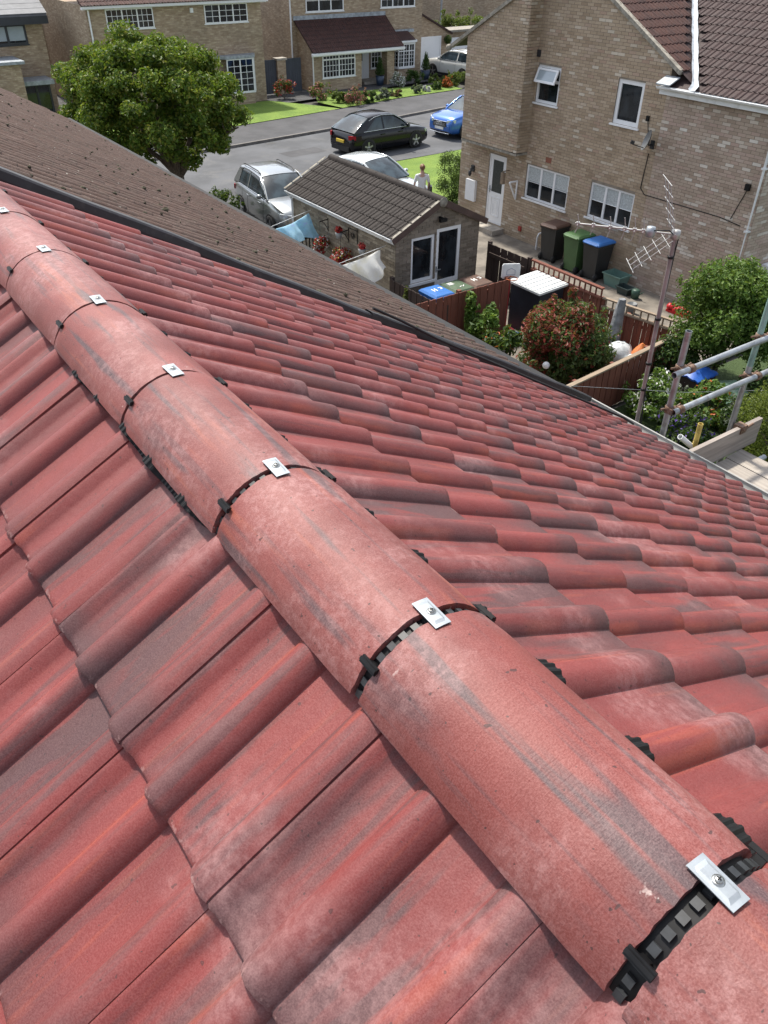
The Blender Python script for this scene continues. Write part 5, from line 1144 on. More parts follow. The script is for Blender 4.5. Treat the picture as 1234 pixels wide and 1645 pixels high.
m = MB(); m.box(25.1, 31.45, 42.92, 43.04, 1.94, 2.05); m.box(25.15, 31.4, 43.04, 43.10, 1.88, 2.06); m.build('gutter', WHITE, F)
m = MB(); m.tube([(25.28, 43.2, 1.98), (25.32, 43.26, 1.8), (25.32, 43.26, .1)], .04, 8); m.tube([(24.99, 44.95, 5.3), (24.99, 44.95, .1)], .045, 8); m.build('downpipe', WHITE, F)
oF = V3((0, 43.32, 0)); oM = V3((0, 45.0, 0))
WIN(F, oF, FU, FN, 25.95, 28.15, .76, 1.98, 2, .24, (4, 3), True, (GLASS, GLASS, .5), .06, bar_t=.022)
WIN(F, oM, FU, FN, 26.0, 28.5, 3.82, 4.95, 3, 0, (0, 0), True, (GLASS, CURT, .45), .06); WIN(F, oM, FU, FN, 31.1, 33.6, 3.84, 4.95, 3, 0, (1, 2), True, (GLASS, CURT, .55), .06)
WIN(F, oM, FU, FN, 30.4, 31.15, .75, 2.0, 1, 0, (2, 3), True, GLASS, .05, bar_t=.022)
m = MB(); m.fbox(oM, FU, ZZ, FN, 29.55, 30.25, .22, 2.1, 0, .03); dF_ = m.build('front_door', WHITE, F); MB().fbox(oM, FU, ZZ, FN, 29.62, 29.78, 1.2, 1.98, .03, .036).build('pane', GLASS, dF_); MB().fbox(oM, FU, ZZ, FN, 29.62, 29.66, 1.0, 1.12, .03, .06).build('handle', STEEL, dF_)
MB().fbox(oM, FU, ZZ, FN, 30.36, 30.50, 1.6, 1.78, .01, .04).build('number_plaque', WHITE, F)
MB().box(29.2, 30.6, 43.9, 44.98, .1, .26).build('porch_step', CONC, F)
# bay window with hipped tile roof
bp = [(31.55, 45.0), (31.85, 44.15), (33.05, 44.15), (33.45, 45.0)]
m = MB(); m.prism(bp, lambda a, y, d: (a, y, d), .1, .72); m.build('bay_wall', FB_X, F)
bw = None; fr = MB(); pn = []
for (a, b) in zip(bp[:-1], bp[1:]):
    A, B_ = V3((*a, 0)), V3((*b, 0)); d = (B_-A).normalized(); nn = V3((d.y, -d.x, 0)); L = (B_-A).length; k = 3 if L > 1.1 else 2
    fr.fbox(A, d, ZZ, nn, 0, L, .72, .84, -.05, .05); fr.fbox(A, d, ZZ, nn, 0, L, 1.98, 2.10, -.05, .05); fr.fbox(A, d, ZZ, nn, 0, L, 1.62, 1.67, -.04, .015)
    for i in range(k+1): fr.fbox(A, d, ZZ, nn, L*i/k-.03, L*i/k+.03, .84, 1.98, -.04, .02)
    for i in range(k):
        fr.fbox(A, d, ZZ, nn, L*(i+.5)/k-.01, L*(i+.5)/k+.01, .84, 1.98, -.03, .006)
        pn.append((A, d, nn, L*i/k, L*(i+1)/k))
    for z in (1.05, 1.25, 1.45): fr.fbox(A, d, ZZ, nn, 0, L, z-.009, z+.009, -.03, .005)
    fr.fbox(A, d, ZZ, nn, -.03, L+.03, 2.10, 2.2, -.05, .16)
bw = fr.build('bay_window', WHITE, F)
for (A, d, nn, a, b) in pn: MB().fbox(A, d, ZZ, nn, a, b, .84, 1.98, -.025, -.012).build('pane', GLASS, bw)
m = MB(); ap = [(x*.0+32.5+(x-32.5)*1.06, 45-(45-y)*1.12) for x, y in bp]; tp = [(32.0, 45.0), (32.05, 44.75), (32.95, 44.75), (33.0, 45.0)]
m.loft([[V3((x, y, 2.22)) for x, y in ap], [V3((x, y, 2.62)) for x, y in tp]], False, False, False); m.add([V3((x, y, 2.62)) for x, y in tp], [(0, 1, 2, 3)]); m.build('bay_roof', T_RUST, F)
m = MB(); m.fbox(V3((31.5, 44.98, 2.55)), FU, ZZ, FN, 0, 1.95, 0, .15, 0, .2); m.build('lead_flashing', LEAD, F)
m = MB(); m.fbox(V3((24.7, 44.5, 5.3)), FU, V3((0, 1, .5)), ZZ, 0, 10, 0, 4.6, 0, .1); m.build('roof', T_RUST, F)
# its side garage
gg = thing('side_garage', 'brick garage with white up-and-over door beside the detached house', 'garage', (36, 49, .1))
m = MB(); GYF = 46.8; m.prism([(34.2, .1), (38.05, .1), (38.05, 2.02), (34.2, 3.75)], lambda a, z, d: (a, d, z), GYF, 52); m.build('wall', FB_X, gg)
m = MB(); m.fbox(V3((34.2, GYF, 3.75)), V3((3.95, 0, -1.78)).normalized(), FN, V3((.41, 0, .91)), -.05, 4.25, -5, .12, 0, .1); m.build('roof', T_RUST, gg)
MB().fbox(V3((0, GYF, 0)), FU, ZZ, FN, 35.15, 35.23, .1, 1.88, 0, .05).build('door_frame', WHITE, gg); MB().fbox(V3((0, GYF, 0)), FU, ZZ, FN, 37.12, 37.20, .1, 1.88, 0, .05).build('door_frame', WHITE, gg); MB().fbox(V3((0, GYF, 0)), FU, ZZ, FN, 35.15, 37.2, 1.88, 1.96, 0, .05).build('door_frame', WHITE, gg)
m = MB(); m.fbox(V3((0, GYF, 0)), FU, ZZ, FN, 35.235, 37.115, .12, 1.875, 0, .02); gdr = m.build('garage_door', WHITE, gg)
m = MB()
for i in range(8): m.fbox(V3((0, GYF, 0)), FU, ZZ, FN, 35.26, 37.09, .2+.21*i, .2+.21*i+.19, .02, .026)
m.build('door_rib', WHITE, gdr)
# second white garage further right
g2 = thing('distant_garage', 'second white garage door seen past the brick house corner', 'garage', (40, 50, .1)); wallbox(g2, 38.4, 43.5, 49, 50.2, .1, 1.85); MB().box(38.2, 43.7, 48.7, 50.3, 1.85, 1.98).build('flat_roof', VSTONE, g2); MB().fbox(V3((0, 49, 0)), FU, ZZ, FN, 39.0, 41.4, .12, 1.5, 0, .03).build('garage_door', WHITE, g2)
# left neighbour
H1 = thing('gabled_house', 'brick house behind the tree with white eaves and Georgian-bar windows', 'house', (17.5, 46, .1))
wallbox(H1, 12.96, 21.95, 42.6, 50.5, .1, 4.75); oH = V3((0, 42.6, 0))
m = MB(); m.box(12.7, 22.2, 42.22, 42.34, 4.66, 4.78); m.box(12.75, 22.15, 42.34, 42.6, 4.62, 4.70); m.build('gutter', WHITE, H1)
m = MB(); m.tube([(13.05, 42.5, 4.65), (13.05, 42.5, .1)], .04, 8); m.tube([(12.9, 50.3, 4.7), (12.9, 50.3, .1)], .05, 8); m.build('downpipe', WHITE, H1)
nH = V3((0, -.5, 1)).normalized(); dH = V3((0, -1, -.5)).normalized(); m = MB(); m.fbox(V3((12.7, 42.2, 4.80)), FU, -dH, nH, 0, 9.6, 0, 5, -.08, -.002); m.build('roof', T_RUST, H1)
join_tiles('eave_tiles', ft, [frame(V3((12.72+.295*k, 42.2, 4.80))-dH*(.31*c-.05), FU, dH, nH) for c in range(4) for k in range(32)], H1, T_RUST)
WIN(H1, oH, FU, FN, 13.85, 16.15, 3.77, 4.60, 3, 0, (2, 2), True, GLASS, .05, bar_t=.02); WIN(H1, oH, FU, FN, 18.8, 21.15, 3.80, 4.62, 3, 0, (1, 2), True, GLASS, .05, bar_t=.02)
# bow window at ground floor
m = MB(); m.prism([(19.2, 42.6), (19.5, 42.1), (21.0, 42.1), (21.3, 42.6)], lambda a, y, d: (a, y, d), .1, .68); m.build('bow_wall', FB_X, H1)
WIN(H1, V3((0, 42.1, 0)), FU, FN, 19.5, 21.0, .70, 2.25, 2, 0, (1, 4), True, GLASS, .05, bar_t=.02)
WIN(H1, V3((21.0, 42.1, 0)), V3((.51, .857, 0)), V3((.857, -.51, 0)), .02, .56, .70, 2.25, 1, 0, (1, 4), True, GLASS, .05, bar_t=.02)
m = MB(); m.prism([(19.1, 42.6), (19.42, 42.0), (21.08, 42.0), (21.4, 42.6)], lambda a, y, d: (a, y, d), 2.26, 2.4); m.build('bow_roof', LEAD, H1)
m = MB(); m.box(16.3, 18.2, 42.2, 42.6, 2.3, 2.42); m.build('door_canopy', LEAD, H1)
MB().fbox(oH, FU, ZZ, FN, 18.05, 18.2, 4.30, 4.50, 0, .1).build('alarm_box', WHITE, H1)
# side gate between the two houses
t = thing('side_gate', 'blue-grey boarded side gate between the two houses across the road', 'gate', (23, 43.8, .1)); BG = board_mat('gate_bluegrey', (.075, .085, .105), (.05, .056, .07), (30, 30, 1.5))
me = MB().box(.004, .126, -.012, .012, .05, 1.72).mesh('board', BG)
for i in range(22):
    if 10 <= i <= 13: continue
    inst('board', me, t, frame(V3((22.05+.13*i, 43.9, .1)), FU, V3((0, 1, 0)), ZZ))
m = MB(); m.box(23.33, 23.86, 43.75, 44.1, .1, 1.78); m.build('brick_pier', FB_X, t); m = MB(); m.box(23.27, 23.92, 43.69, 44.16, 1.78, 1.88); m.build('pier_cap', CONC, t)
# leftmost house
H0 = thing('grey_roofed_house', 'brick house with grey roof and dark framed windows at the top left', 'house', (8, 48, .1)); wallbox(H0, 3, 11.55, 45, 52, .1, 4.2); oA = V3((0, 45, 0))
m = MB(); m.fbox(V3((2.7, 44.6, 4.28)), FU, V3((0, 1, .52)), ZZ, 0, 9.05, 0, 4.5, 0, .08); m.build('roof', M_('slate_grey', (.16, .165, .175), .7, var=.12), H0)
m = MB()
for i in range(9): m.fbox(V3((2.68, 44.58, 4.30)), FU, V3((0, 1, .52)), ZZ, 0, 9.09, .34*i, .34*i+.32, .085+.0, .11)
m.build('tile_course', M_('slate_grey2', (.19, .195, .205), .7, var=.12), H0)
DKF = M_('anthracite', (.028, .032, .04), .45); m = MB(); m.box(2.7, 11.75, 44.5, 44.62, 3.98, 4.30); m.box(2.7, 11.7, 44.62, 45, 3.98, 4.04); m.build('fascia_board', DKF, H0)
WIN(H0, oA, FU, FN, 9.0, 10.75, 3.15, 3.98, 2, 0, (0, 0), True, (GLASS, SKYPANE, .12), .09, DKF)
m = MB(); m.box(9.75, 11.2, 43.6, 44.99, 1.62, 1.80); m.build('porch_roof', LEAD, H0); WIN(H0, V3((0, 44.2, 0)), FU, FN, 9.8, 11.1, .3, 1.58, 2, 0, (0, 0), False, (GLASS, GLASS, .5), .09, DKF)
m = MB(); m.box(3, 9.72, 43.2, 44.99, .1, 2.6); m.build('front_wing', FB_X, H0); m = MB(); m.box(2.8, 9.9, 43.0, 44.99, 2.6, 2.72); m.build('wing_roof', LEAD, H0)
# houses and hedge further back
bk = thing('rear_house', 'pale brick house wall seen behind the bright hedge at the top', 'house', (52, 66, 0)); wallbox(bk, 42, 70, 66, 74, 0, 6); m = MB(); m.tube([(50.5, 63.5, 0), (50.5, 63.5, 6)], .09, 8); tag(m.build('lamp_post', GALV), 'grey lamp post in front of the rear house', 'lamp post')
shrub('hedge', 'bright yellow-green hedge above the garage roofs at the top', 'hedge', (43.4, 52.0, 0), (4.0, .9, 1.25), 9000, .16, [(L_LIME, 1, 'foliage')], 120, ncl=60, stem=False)
m = MB(); m.box(36, 40.5, 56, 58, 0, 3.6); rs = thing('distant_shed', 'dark red timber shed roofline behind the detached house', 'shed', (38, 57, 0)); m.build('wall', FENCE_R, rs); MB().box(35.8, 40.8, 55.8, 58.2, 3.6, 3.75).build('roof', VSTONE, rs)
# front garden planting
for i, (x, y, r_, h, mt, nm, lab) in enumerate([
    (22.85, 42.3, .62, .55, [(L_DARK, .6, 'foliage'), (L_FLR, .45, 'flowers')], 'flowering_shrub', 'large red-flowering shrub in front of the blue-grey gate'),
    (24.35, 41.0, .55, .42, [(L_IVY, .55, 'foliage'), (L_FLP, .5, 'flowers')], 'flowering_shrub', 'pink and yellow shrub by the white downpipe of the porch'),
    (24.9, 39.9, .38, .3, [(L_LIME, 1, 'foliage')], 'garden_shrub', 'small bright green shrub in the bed along the pavement'),
    (25.4, 39.6, .36, .25, [(L_SAGE, 1, 'foliage')], 'garden_shrub', 'low grey shrub between the green shrub and the pink bush'),
    (25.4, 38.95, .65, .42, [(L_DARK, .35, 'foliage'), (L_FLP, .6, 'flowers')], 'flowering_shrub', 'wide dusky pink shrub at the edge of the pavement'),
    (26.2, 39.1, .42, .28, [(L_DARK, 1, 'foliage')], 'garden_shrub', 'dark green mound beside the pink shrub'),
    (27.3, 39.45, .55, .32, [(L_SAGE, 1, 'foliage')], 'garden_shrub', 'pale sage mound in the middle of the pavement bed'),
    (28.4, 39.75, .5, .18, [(L_DARK, .7, 'foliage'), (L_FLP, .4, 'flowers')], 'bedding_plant', 'low reddish planting in the pavement bed'),
    (30.2, 40.0, .35, .2, [(L_SAGE, 1, 'foliage')], 'garden_shrub', 'small grey-green plant near the white flowers'),
    (30.95, 40.1, .28, .16, [(L_FLW, 1, 'flowers')], 'bedding_plant', 'clump of white flowers at the pavement edge'),
    (31.9, 40.4, .4, .2, [(L_DARK, 1, 'foliage')], 'garden_shrub', 'low dark plant right of the white flowers'),
    (32.9, 40.6, .35, .28, [(L_FLO, .8, 'flowers'), (L_DARK, .3, 'foliage')], 'flowering_shrub', 'orange-red flowering plant at the end of the bed'),
    (33.8, 41.0, .6, .4, [(L_LIME, 1, 'foliage')], 'garden_shrub', 'light green shrub beside the drive of the white car'),
    (30.5, 42.3, .45, .35, [(L_SAGE, .5, 'foliage'), (L_FLW, .5, 'silver_leaves')], 'silver_shrub', 'silvery white shrub in front of the bay window'),
    (31.9, 42.5, .6, .38, [(L_DARK, 1, 'foliage')], 'garden_shrub', 'rounded green shrub below the bay window'),
    (33.2, 41.9, .9, .25, [(L_LIME, .8, 'foliage'), (L_DARK, .3, 'leaves')], 'garden_shrub', 'spreading green shrub in front of the white car')]):
    shrub(nm, lab, 'plant', (x, y, .1), (r_, r_*.8, h), 900, .12, mt, 130+i, ncl=14)
for i, (x, y, lab) in enumerate([(29.9, 43.3, 'clipped cone topiary in a blue pot beside the front door'), (33.55, 43.6, 'clipped topiary in a blue pot beside the bay window')]):
    t = thing('potted_topiary', lab, 'potted plant', (x, y, .1)); m = MB(); m.lathe([(0, 0), (.2, 0), (.27, .5), (.24, .5), (0, .45)], (x, y, .12), 14); m.build('pot', M_('pot_navy%d' % i, (.03, .05, .09), .4), t)
    foliage('foliage', L_DARK, t, [((x, y, .8+.16*j), (.30-.05*j, .30-.05*j, .18)) for j in range(5)], 1500, .07, 150+i, .3); MB().tube([(x, y, .5), (x, y, 1.3)], .03, 6).build('stem', BARK, t)
t = thing('hanging_ball', 'round dark hanging ball plant on the side garage wall', 'hanging plant', (37.55, 46.55, 1.9)); foliage('foliage', L_DARK, t, [((37.55, 46.5, 1.75), (.26, .26, .28))], 900, .07, 160, .3); MB().tube([(37.55, 46.78, 2.15), (37.55, 46.5, 2.15), (37.55, 46.5, 1.9)], .012, 5).build('bracket', BLACKP, t)

# ------------------------------------------------------------------ cars
def paint(name, col, metal=.4, rough=.28): return M_(name, col, rough, metal, var=.03, vs=1, coat=1., spec=.6)
CHROME = M_('chrome', (.7, .72, .74), .15, 1., var=.05); LAMPW = M_('head_lamp', (.6, .65, .7), .1, .3, var=.1, spec=1.); LAMPR = M_('tail_lamp', (.30, .01, .015), .15, var=.1); TRIM = M_('car_trim', (.012, .012, .013), .5, var=.2)
RIM = M_('rim_silver', (.45, .46, .48), .3, .9, var=.1); PLW = M_('plate_white', (.75, .75, .72), .5); PLY = M_('plate_yellow', (.70, .50, .05), .5)
def car(label, loc, heading, L, Wd, H, pt, kind='hatch', roof_mt=None, rails=False, plates=True, cls=None):
    t = thing('parked_car', label, 'car', loc, 'cars parked on the street and drives', heading); hw = Wd/2; h2 = L/2; suv = kind == 'suv'; belt = H*(.66 if suv else .635)
    zb = .22 if suv else .17; hood = H*(.66 if suv else .585); wr = .345 if suv else .325
    st = [(-h2, belt*.62, zb+.20, hw*.78), (-h2+.04, belt*.82, zb+.10, hw*.88), (-h2+.16, belt*.97, zb+.04, hw*.95), (-h2+.5, belt, zb, hw), (-h2+1.3, belt, zb, hw), (0, belt*.985, zb, hw), (h2-1.45, belt*.97, zb, hw), (h2-1.2, hood+.02, zb, hw*.995), (h2-.75, hood-.02, zb, hw*.98), (h2-.30, hood-.09, zb+.02, hw*.92), (h2-.10, hood-.18, zb+.05, hw*.84), (h2-.02, hood-.30, zb+.10, hw*.76), (h2, hood-.42, zb+.15, hw*.70)]
    def sec(x, zt, zl, w):
        h = zt-zl; half = [(w*.90, zl), (w*.985, zl+h*.14), (w, zl+h*.40), (w*.985, zl+h*.64), (w*.965, zl+h*.80), (w*.93, zt-.035), (w*.86, zt-.004), (w*.45, zt+.018), (0, zt+.022)]
        return [V3((x, y, z)) for y, z in half]+[V3((x, -y, z)) for y, z in half[::-1][1:]]
    m = MB(); m.loft([sec(*s) for s in st], True, True, True); body = m.build('body', pt, t, True)
    m = MB()
    for xs in (h2-1.42, (h2-1.98-h2+.7)/2+.0, -h2+.95):
        sc_ = sec(xs, belt*.985, zb, hw)
        for sg in (1, -1): m.tube([V3((p.x, sg*(abs(p.y)+.001), p.z)) for p in sc_[1:6]], .005, 4)
    m.build('shut_line', TRIM, t, True)['kind'] = 'stuff'
    # greenhouse
    xr, xrr, xrf, xf = -h2+.12, -h2+(.98 if not suv else .45), h2-1.98, h2-1.15
    def gsec(x, zt):
        k = (zt-belt)/(H-belt); k = max(0, min(1, k)); wb = hw*.905; wt = hw*(.905-.225*k)
        half = [(wb, belt-.06), (wb, belt), (wb-(wb-wt)*.55, belt+(zt-belt)*.55), (wt+.03*k, zt-.05*k), (wt-.06*k, zt-.008*k), (wt*.5, zt+.012*k), (0, zt+.018*k)]
        return [V3((x, y, z)) for y, z in half]+[V3((x, -y, z)) for y, z in half[::-1][1:]]
    rf = [(xr, belt+.0), (xr+(xrr-xr)*.55, belt+(H-.06-belt)*.62), (xrr, H-.06), (xrr+.3, H-.02), ((xrr+xrf)/2, H), (xrf-.2, H-.012), (xrf, H-.05), (xrf+(xf-xrf)*.5, belt+(H-.05-belt)*.55), (xf, belt-.02)]
    m = MB(); m.loft([gsec(x, z) for x, z in rf], True, False, False); m.build('glasshouse', CARGLASS, t, True)
    rp = roof_mt or pt
    def rsec(x, zt):
        k = (zt-belt)/(H-belt); wt = hw*(.905-.225*k); half = [(wt+.045, zt-.075), (wt+.04, zt-.04), (wt-.05, zt+.004), (wt*.5, zt+.022), (0, zt+.028)]
        return [V3((x, y, z)) for y, z in half]+[V3((x, -y, z)) for y, z in half[::-1][1:]]
    m = MB(); m.loft([rsec(x, z) for x, z in rf[2:7]], True, False, False); m.build('roof', rp, t, True)
    m = MB(); wb = hw*.905; wt = hw*.68
    for s in (-1, 1):
        m.tube([(xf-.02, s*(wb-.005), belt-.01), ((xf+xrf)/2, s*(wb+wt)/2, (belt+H)/2-.0), (xrf, s*(wt+.035), H-.06)], [.035, .03, .03], 8)
        xb = (xrf+xrr)/2+.05; m.fbox(V3((xb, s*(wb+.006), belt)), V3((1, 0, 0)), V3((0, -s*(wb-wt-.03)/(H-.08-belt), 1)), V3((0, s, 0)), -.035, .035, 0, H-.08-belt, -.01, .008)
        m.add([V3((xr, s*(wb+.004), belt-.01)), V3((xr+.62 if not suv else xr+.42, s*(wb+.004), belt-.01)), V3((xrr+(.42 if not suv else .22), s*(wt+.045), H-.07)), V3((xrr-.02, s*(wt+.04), H-.08))], [(0, 1, 2, 3)])
    m.build('pillar', pt, t, True)
    m = MB()
    for s in (-1, 1): m.tube([(xr+.5, s*(wb+.012), belt+.0), ((xr+xf)/2, s*(wb+.014), belt+.0), (xf, s*(wb+.008), belt-.015)], .011, 6); 
    for s in (-1, 1): m.tube([(xf-.08, s*(wb+.004), belt+.03), ((xf+xrf)/2-.06, s*((wb+wt)/2+.03), (belt+H)/2+.03), (xrf, s*(wt+.062), H-.055), ((xrf+xrr)/2, s*(wt+.062), H-.01), (xrr+.3, s*(wt+.062), H-.06), (xrr, s*(wt+.075), H-.17)], .010, 6)
    m.build('window_trim', CHROME, t, True)
    # wheels
    for xw in (h2-.86, -h2+.82):
        for s in (-1, 1):
            m = MB(); m.lathe([(wr+.055, -.01), (wr+.055, .012), (wr-.02, .012)], (xw, s*(hw-.012), wr), 26, True, 'y'); m.add([V3((xw+(wr+.05)*math.cos(2*PI*j/26), s*(hw+.0025), wr+(wr+.05)*math.sin(2*PI*j/26))) for j in range(26)], [list(range(26))]); m.build('wheel_arch', TRIM, t, True)
            m = MB(); m.lathe([(wr-.10, -.11), (wr-.02, -.11), (wr, -.09), (wr, .08), (wr-.02, .10), (wr-.10, .10)], (xw, s*(hw-.085), wr), 28, True, 'y'); wl_ = m.build('wheel', RUBBER, t, True)
            m = MB(); c = V3((xw, s*(hw+.012), wr)); m.lathe([(wr-.105, -s*.05), (wr-.085, 0), (wr-.105, s*.0)], tuple(c), 28, True, 'y')
            for k_ in range(5):
                a = 2*PI*k_/5+.3; d = V3((math.cos(a), 0, math.sin(a))); p_ = V3((-math.sin(a), 0, math.cos(a))); m.fbox(c, d, p_, V3((0, s, 0)), .03, wr-.09, -.032, .032, -.02, .004)
            m.lathe([(.0, s*.006), (.055, s*.006), (.055, -s*.02)], tuple(c), 12, True, 'y'); m.build('rim', RIM, wl_, True)
    # lights, grille, plates, mirrors, handles
    for s in (-1, 1):
        m = MB(); m.fbox(V3((h2-.17, s*hw*.68, hood-.26)), V3((-.55, s*.8, .12)).normalized(), V3((0, 0, 1)), V3((.8, s*.55, 0)).normalized(), -.22, .20, -.05, .07, -.02, .085); m.build('head_lamp', LAMPW, t, True)
        m = MB(); m.fbox(V3((-h2+.09, s*hw*.80, belt*.80)), V3((.75, s*.62, 0)).normalized(), V3((0, 0, 1)), V3((-.62, s*.75, 0)).normalized(), -.16, .16, -.07, .08, -.02, .05); m.build('tail_lamp', LAMPR, t, True)
        m = MB(); m.ball((xf-.28, s*(hw+.07), belt+.07), (.07, .10, .07), 10, 8); m.tube([(xf-.26, s*(hw-.08), belt+.02), (xf-.27, s*(hw+.03), belt+.05)], .02, 6); m.build('door_mirror', pt, t, True)
        for xh in (-.55, .42):
            m = MB(); m.fbox(V3((xh, s*hw*.985, belt-.17)), V3((1, 0, 0)), ZZ, V3((0, s, 0)), -.10, .10, -.016, .016, 0, .035); m.build('door_handle', pt, t, True)
    m = MB(); m.fbox(V3((h2-.03, 0, hood-.40)), V3((0, 1, 0)), V3((-.15, 0, 1)).normalized(), V3((1, 0, 0)), -.42, .42, -.10, .14, -.05, .035); m.fbox(V3((h2-.03, 0, zb+.14)), V3((0, 1, 0)), ZZ, V3((1, 0, 0)), -.60, .60, -.06, .06, -.10, .02); gr = m.build('grille', TRIM, t, True)
    m = MB()
    for z in (-.05, .0, .05): m.fbox(V3((h2-.03, 0, hood-.40+z)), V3((0, 1, 0)), ZZ, V3((1, 0, 0)), -.38, .38, -.006, .006, .03, .045)
    m.tube([(h2+.02, -.44, hood-.26), (h2+.0, .44, hood-.26)], .012, 6); m.tube([(h2-.0, -.60, zb+.05), (h2+.015, 0, zb+.04), (h2-.0, .60, zb+.05)], .018, 6); m.build('grille_bar', CHROME, gr, True)
    m = MB(); m.fbox(V3((-h2, 0, zb+.12)), V3((0, 1, 0)), ZZ, V3((-1, 0, 0)), -.62, .62, -.10, .10, -.12, .03); m.build('rear_valance', TRIM, t, True)
    if plates:
        MB().fbox(V3((h2+.012, 0, hood-.55)), V3((0, 1, 0)), ZZ, V3((1, 0, 0)), -.26, .26, -.055, .055, -.05, .03).build('number_plate', PLW, t, True); MB().fbox(V3((-h2-.01, 0, belt*.60)), V3((0, 1, 0)), ZZ, V3((-1, 0, 0)), -.26, .26, -.055, .055, -.05, .03).build('number_plate', PLY, t, True)
    if suv:
        m = MB()
        for s in (-1, 1): m.fbox(V3((0, s*hw*.99, zb+.06)), V3((1, 0, 0)), ZZ, V3((0, s, 0)), -h2+1.2, h2-1.25, -.05, .06, -.02, .012)
        m.build('sill_trim', TRIM, t, True)
    if rails:
        m = MB()
        for s in (-1, 1): m.tube([(xrr+.15, s*(wt-.02), H-.0), (xrr+.3, s*(wt-.02), H+.045), (xrf-.35, s*(wt-.02), H+.045), (xrf-.15, s*(wt-.02), H)], .018, 6)
        m.build('roof_rail', TRIM, t, True)
    return t
SILV = paint('paint_silver', (.26, .28, .29), .8, .3); PALE = paint('paint_pale', (.50, .54, .54), .5, .25); BLK = M_('paint_black', (.003, .003, .005), .15, 0., var=.03, vs=1, coat=.3, spec=.3); BLU = paint('paint_blue', (.02, .13, .48), .4, .22); WHI = paint('paint_white', (.60, .60, .57), .1, .25); RGREY = paint('roof_pale', (.62, .66, .66), .5, .25)
car('silver compact SUV with roof rails parked behind the garage', (12.15, 23.55, .004), -PI/2-.10, 4.15, 1.76, 1.62, SILV, 'suv', None, True)
car('pale silver hatchback parked behind the garage roof, beside the lawn', (16.15, 24.0, .004), -PI/2+.22, 4.2, 1.76, 1.48, PALE, 'hatch', RGREY)
car('black hatchback parked along the kerb on the road', (21.05, 30.6, .008), .06, 4.30, 1.80, 1.48, BLK, 'hatch')
blu = car('bright blue SUV parked nose to nose with the black hatchback', (26.5, 30.9, .008), PI+.10, 4.2, 1.80, 1.53, BLU, 'suv', None, True)
car('white compact SUV parked on the drive in front of the white garage door', (35.55, 43.0, .11), PI/2+.12, 4.2, 1.80, 1.57, WHI, 'suv', None, True)

m = MB()
for i in range(4):
    c = V3((2.155, -.135+.09*i, .66)); m.tube([c+V3((0, .055*math.cos(2*PI*j/14), .055*math.sin(2*PI*j/14))) for j in range(15)], .009, 5)
eb = m.build('emblem', CHROME, blu, True); eb['kind'] = 'stuff'
# ------------------------------------------------------------------ person walking up the drive, seen from behind
PB_ = V3((16.55, 21.75, .01)); pr = thing('person', 'person in a white top and dark trousers walking past the lawn', 'person', tuple(PB_), None, -.6); pr.scale = (.94, .94, .94)
def skin_mesh(name, mat, parent, verts, edges, radii):
    me = bpy.data.meshes.new(name); me.from_pydata(verts, edges, []); me.materials.append(mat); o = bpy.data.objects.new(name, me); COL.objects.link(o); o.parent = parent
    md = o.modifiers.new('skin', 'SKIN'); ly = me.skin_vertices
    if not ly:
        bm = bmesh.new(); bm.from_mesh(me); bm.verts.layers.skin.verify(); bm.to_mesh(me); bm.free(); ly = me.skin_vertices
    for i, r_ in enumerate(radii): ly[0].data[i].radius = r_ if isinstance(r_, tuple) else (r_, r_); ly[0].data[i].use_root = (i == 0)
    sb = o.modifiers.new('sub', 'SUBSURF'); sb.levels = 2; sb.render_levels = 2
    for p in me.polygons: p.use_smooth = True
    return o
SKIN = M_('skin', (.50, .32, .25), .6, var=.05); HAIR = M_('hair_auburn', (.19, .095, .045), .55, var=.3, vs=60); TOP = M_('white_top', (.68, .69, .70), .85, var=.06, vs=12); TRO = M_('dark_trousers', (.025, .03, .045), .85, var=.2)
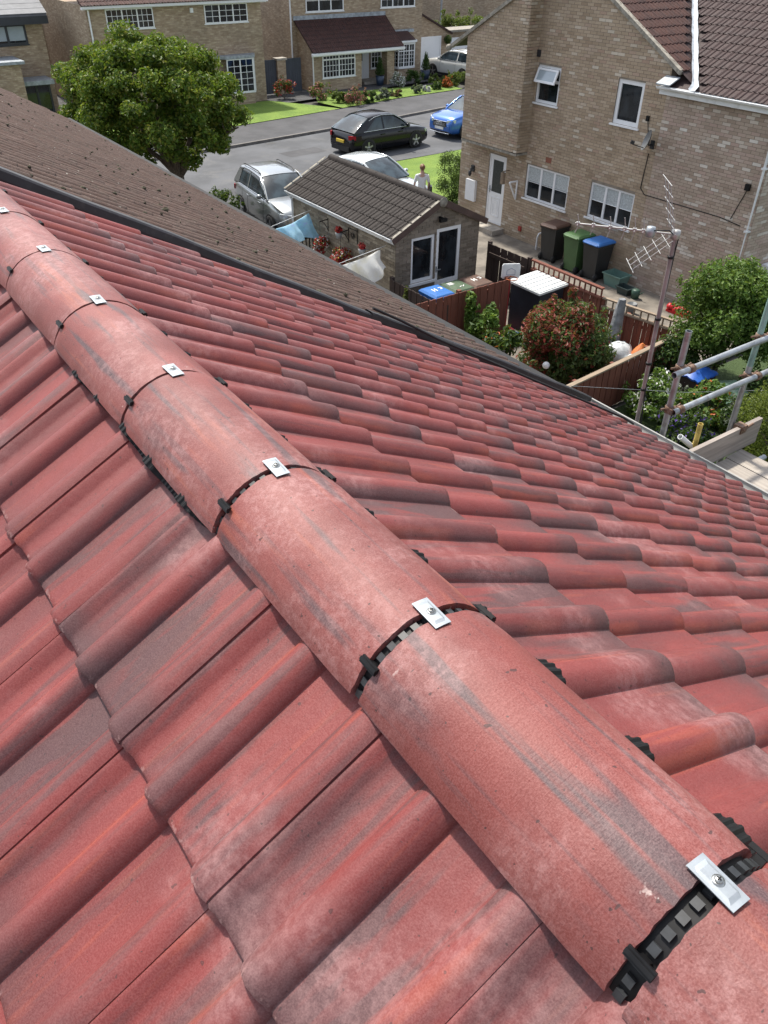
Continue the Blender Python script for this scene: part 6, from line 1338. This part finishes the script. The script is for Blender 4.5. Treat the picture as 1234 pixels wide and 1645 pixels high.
bv = [(0, 0, .92), (0, .01, 1.15), (0, 0, 1.38), (0, .02, 1.48), (0, .04, 1.62), (.19, 0, 1.36), (.25, -.02, 1.12), (.24, .10, .90), (.235, .15, .82), (-.19, 0, 1.36), (-.26, -.03, 1.11), (-.27, .03, .87), (-.265, .06, .78), (.09, 0, .86), (.10, .06, .50), (.10, -.02, .09), (.10, .12, .04), (-.09, 0, .86), (-.10, -.04, .50), (-.10, -.18, .12), (-.10, -.06, .04)]
be = [(0, 1), (1, 2), (2, 3), (3, 4), (2, 5), (5, 6), (6, 7), (7, 8), (2, 9), (9, 10), (10, 11), (11, 12), (0, 13), (13, 14), (14, 15), (15, 16), (0, 17), (17, 18), (18, 19), (19, 20)]
br = [(.14, .10), (.125, .095), (.13, .09), .05, (.085, .105), .05, .042, .033, .035, .05, .042, .033, .035, .085, .06, .042, .035, .085, .06, .042, .035]
skin_mesh('body', SKIN, pr, bv, be, br)
skin_mesh('top', TOP, pr, [(0, 0, .86), (0, .01, 1.15), (0, 0, 1.38), (0, .01, 1.45), (.19, 0, 1.37), (.245, -.015, 1.14), (-.19, 0, 1.37), (-.255, -.028, 1.13)], [(0, 1), (1, 2), (2, 3), (2, 4), (4, 5), (2, 6), (6, 7)], [(.165, .125), (.145, .115), (.15, .11), .065, .068, .06, .068, .06])
skin_mesh('trousers', TRO, pr, [(0, 0, .92), (.09, 0, .84), (.10, .06, .50), (.10, -.02, .12), (-.09, 0, .84), (-.10, -.04, .50), (-.10, -.18, .15)], [(0, 1), (1, 2), (2, 3), (0, 4), (4, 5), (5, 6)], [(.16, .12), .10, .075, .06, .10, .075, .06])
m = MB(); m.ball((0, .015, 1.645), (.098, .115, .115), 14, 10, .03, 2); m.ball((0, -.09, 1.68), (.05, .05, .05), 10, 8, .05, 3); m.build('hair', HAIR, pr, True)
m = MB(); m.fbox(V3((.27, -.04, .92)), V3((0, 1, 0)), ZZ, V3((1, 0, 0)), -.14, .14, -.12, .12, 0, .09); m.tube([(.30, -.04, 1.04), (.18, -.02, 1.44), (.05, .03, 1.47)], .012, 6); m.build('shoulder_bag', TRIM, pr, True)
m = MB()
for s in (-1, 1): m.ball((s*.10, (.07 if s > 0 else -.09), .05), (.045, .12, .05), 10, 8)
m.build('shoe', TRIM, pr, True)
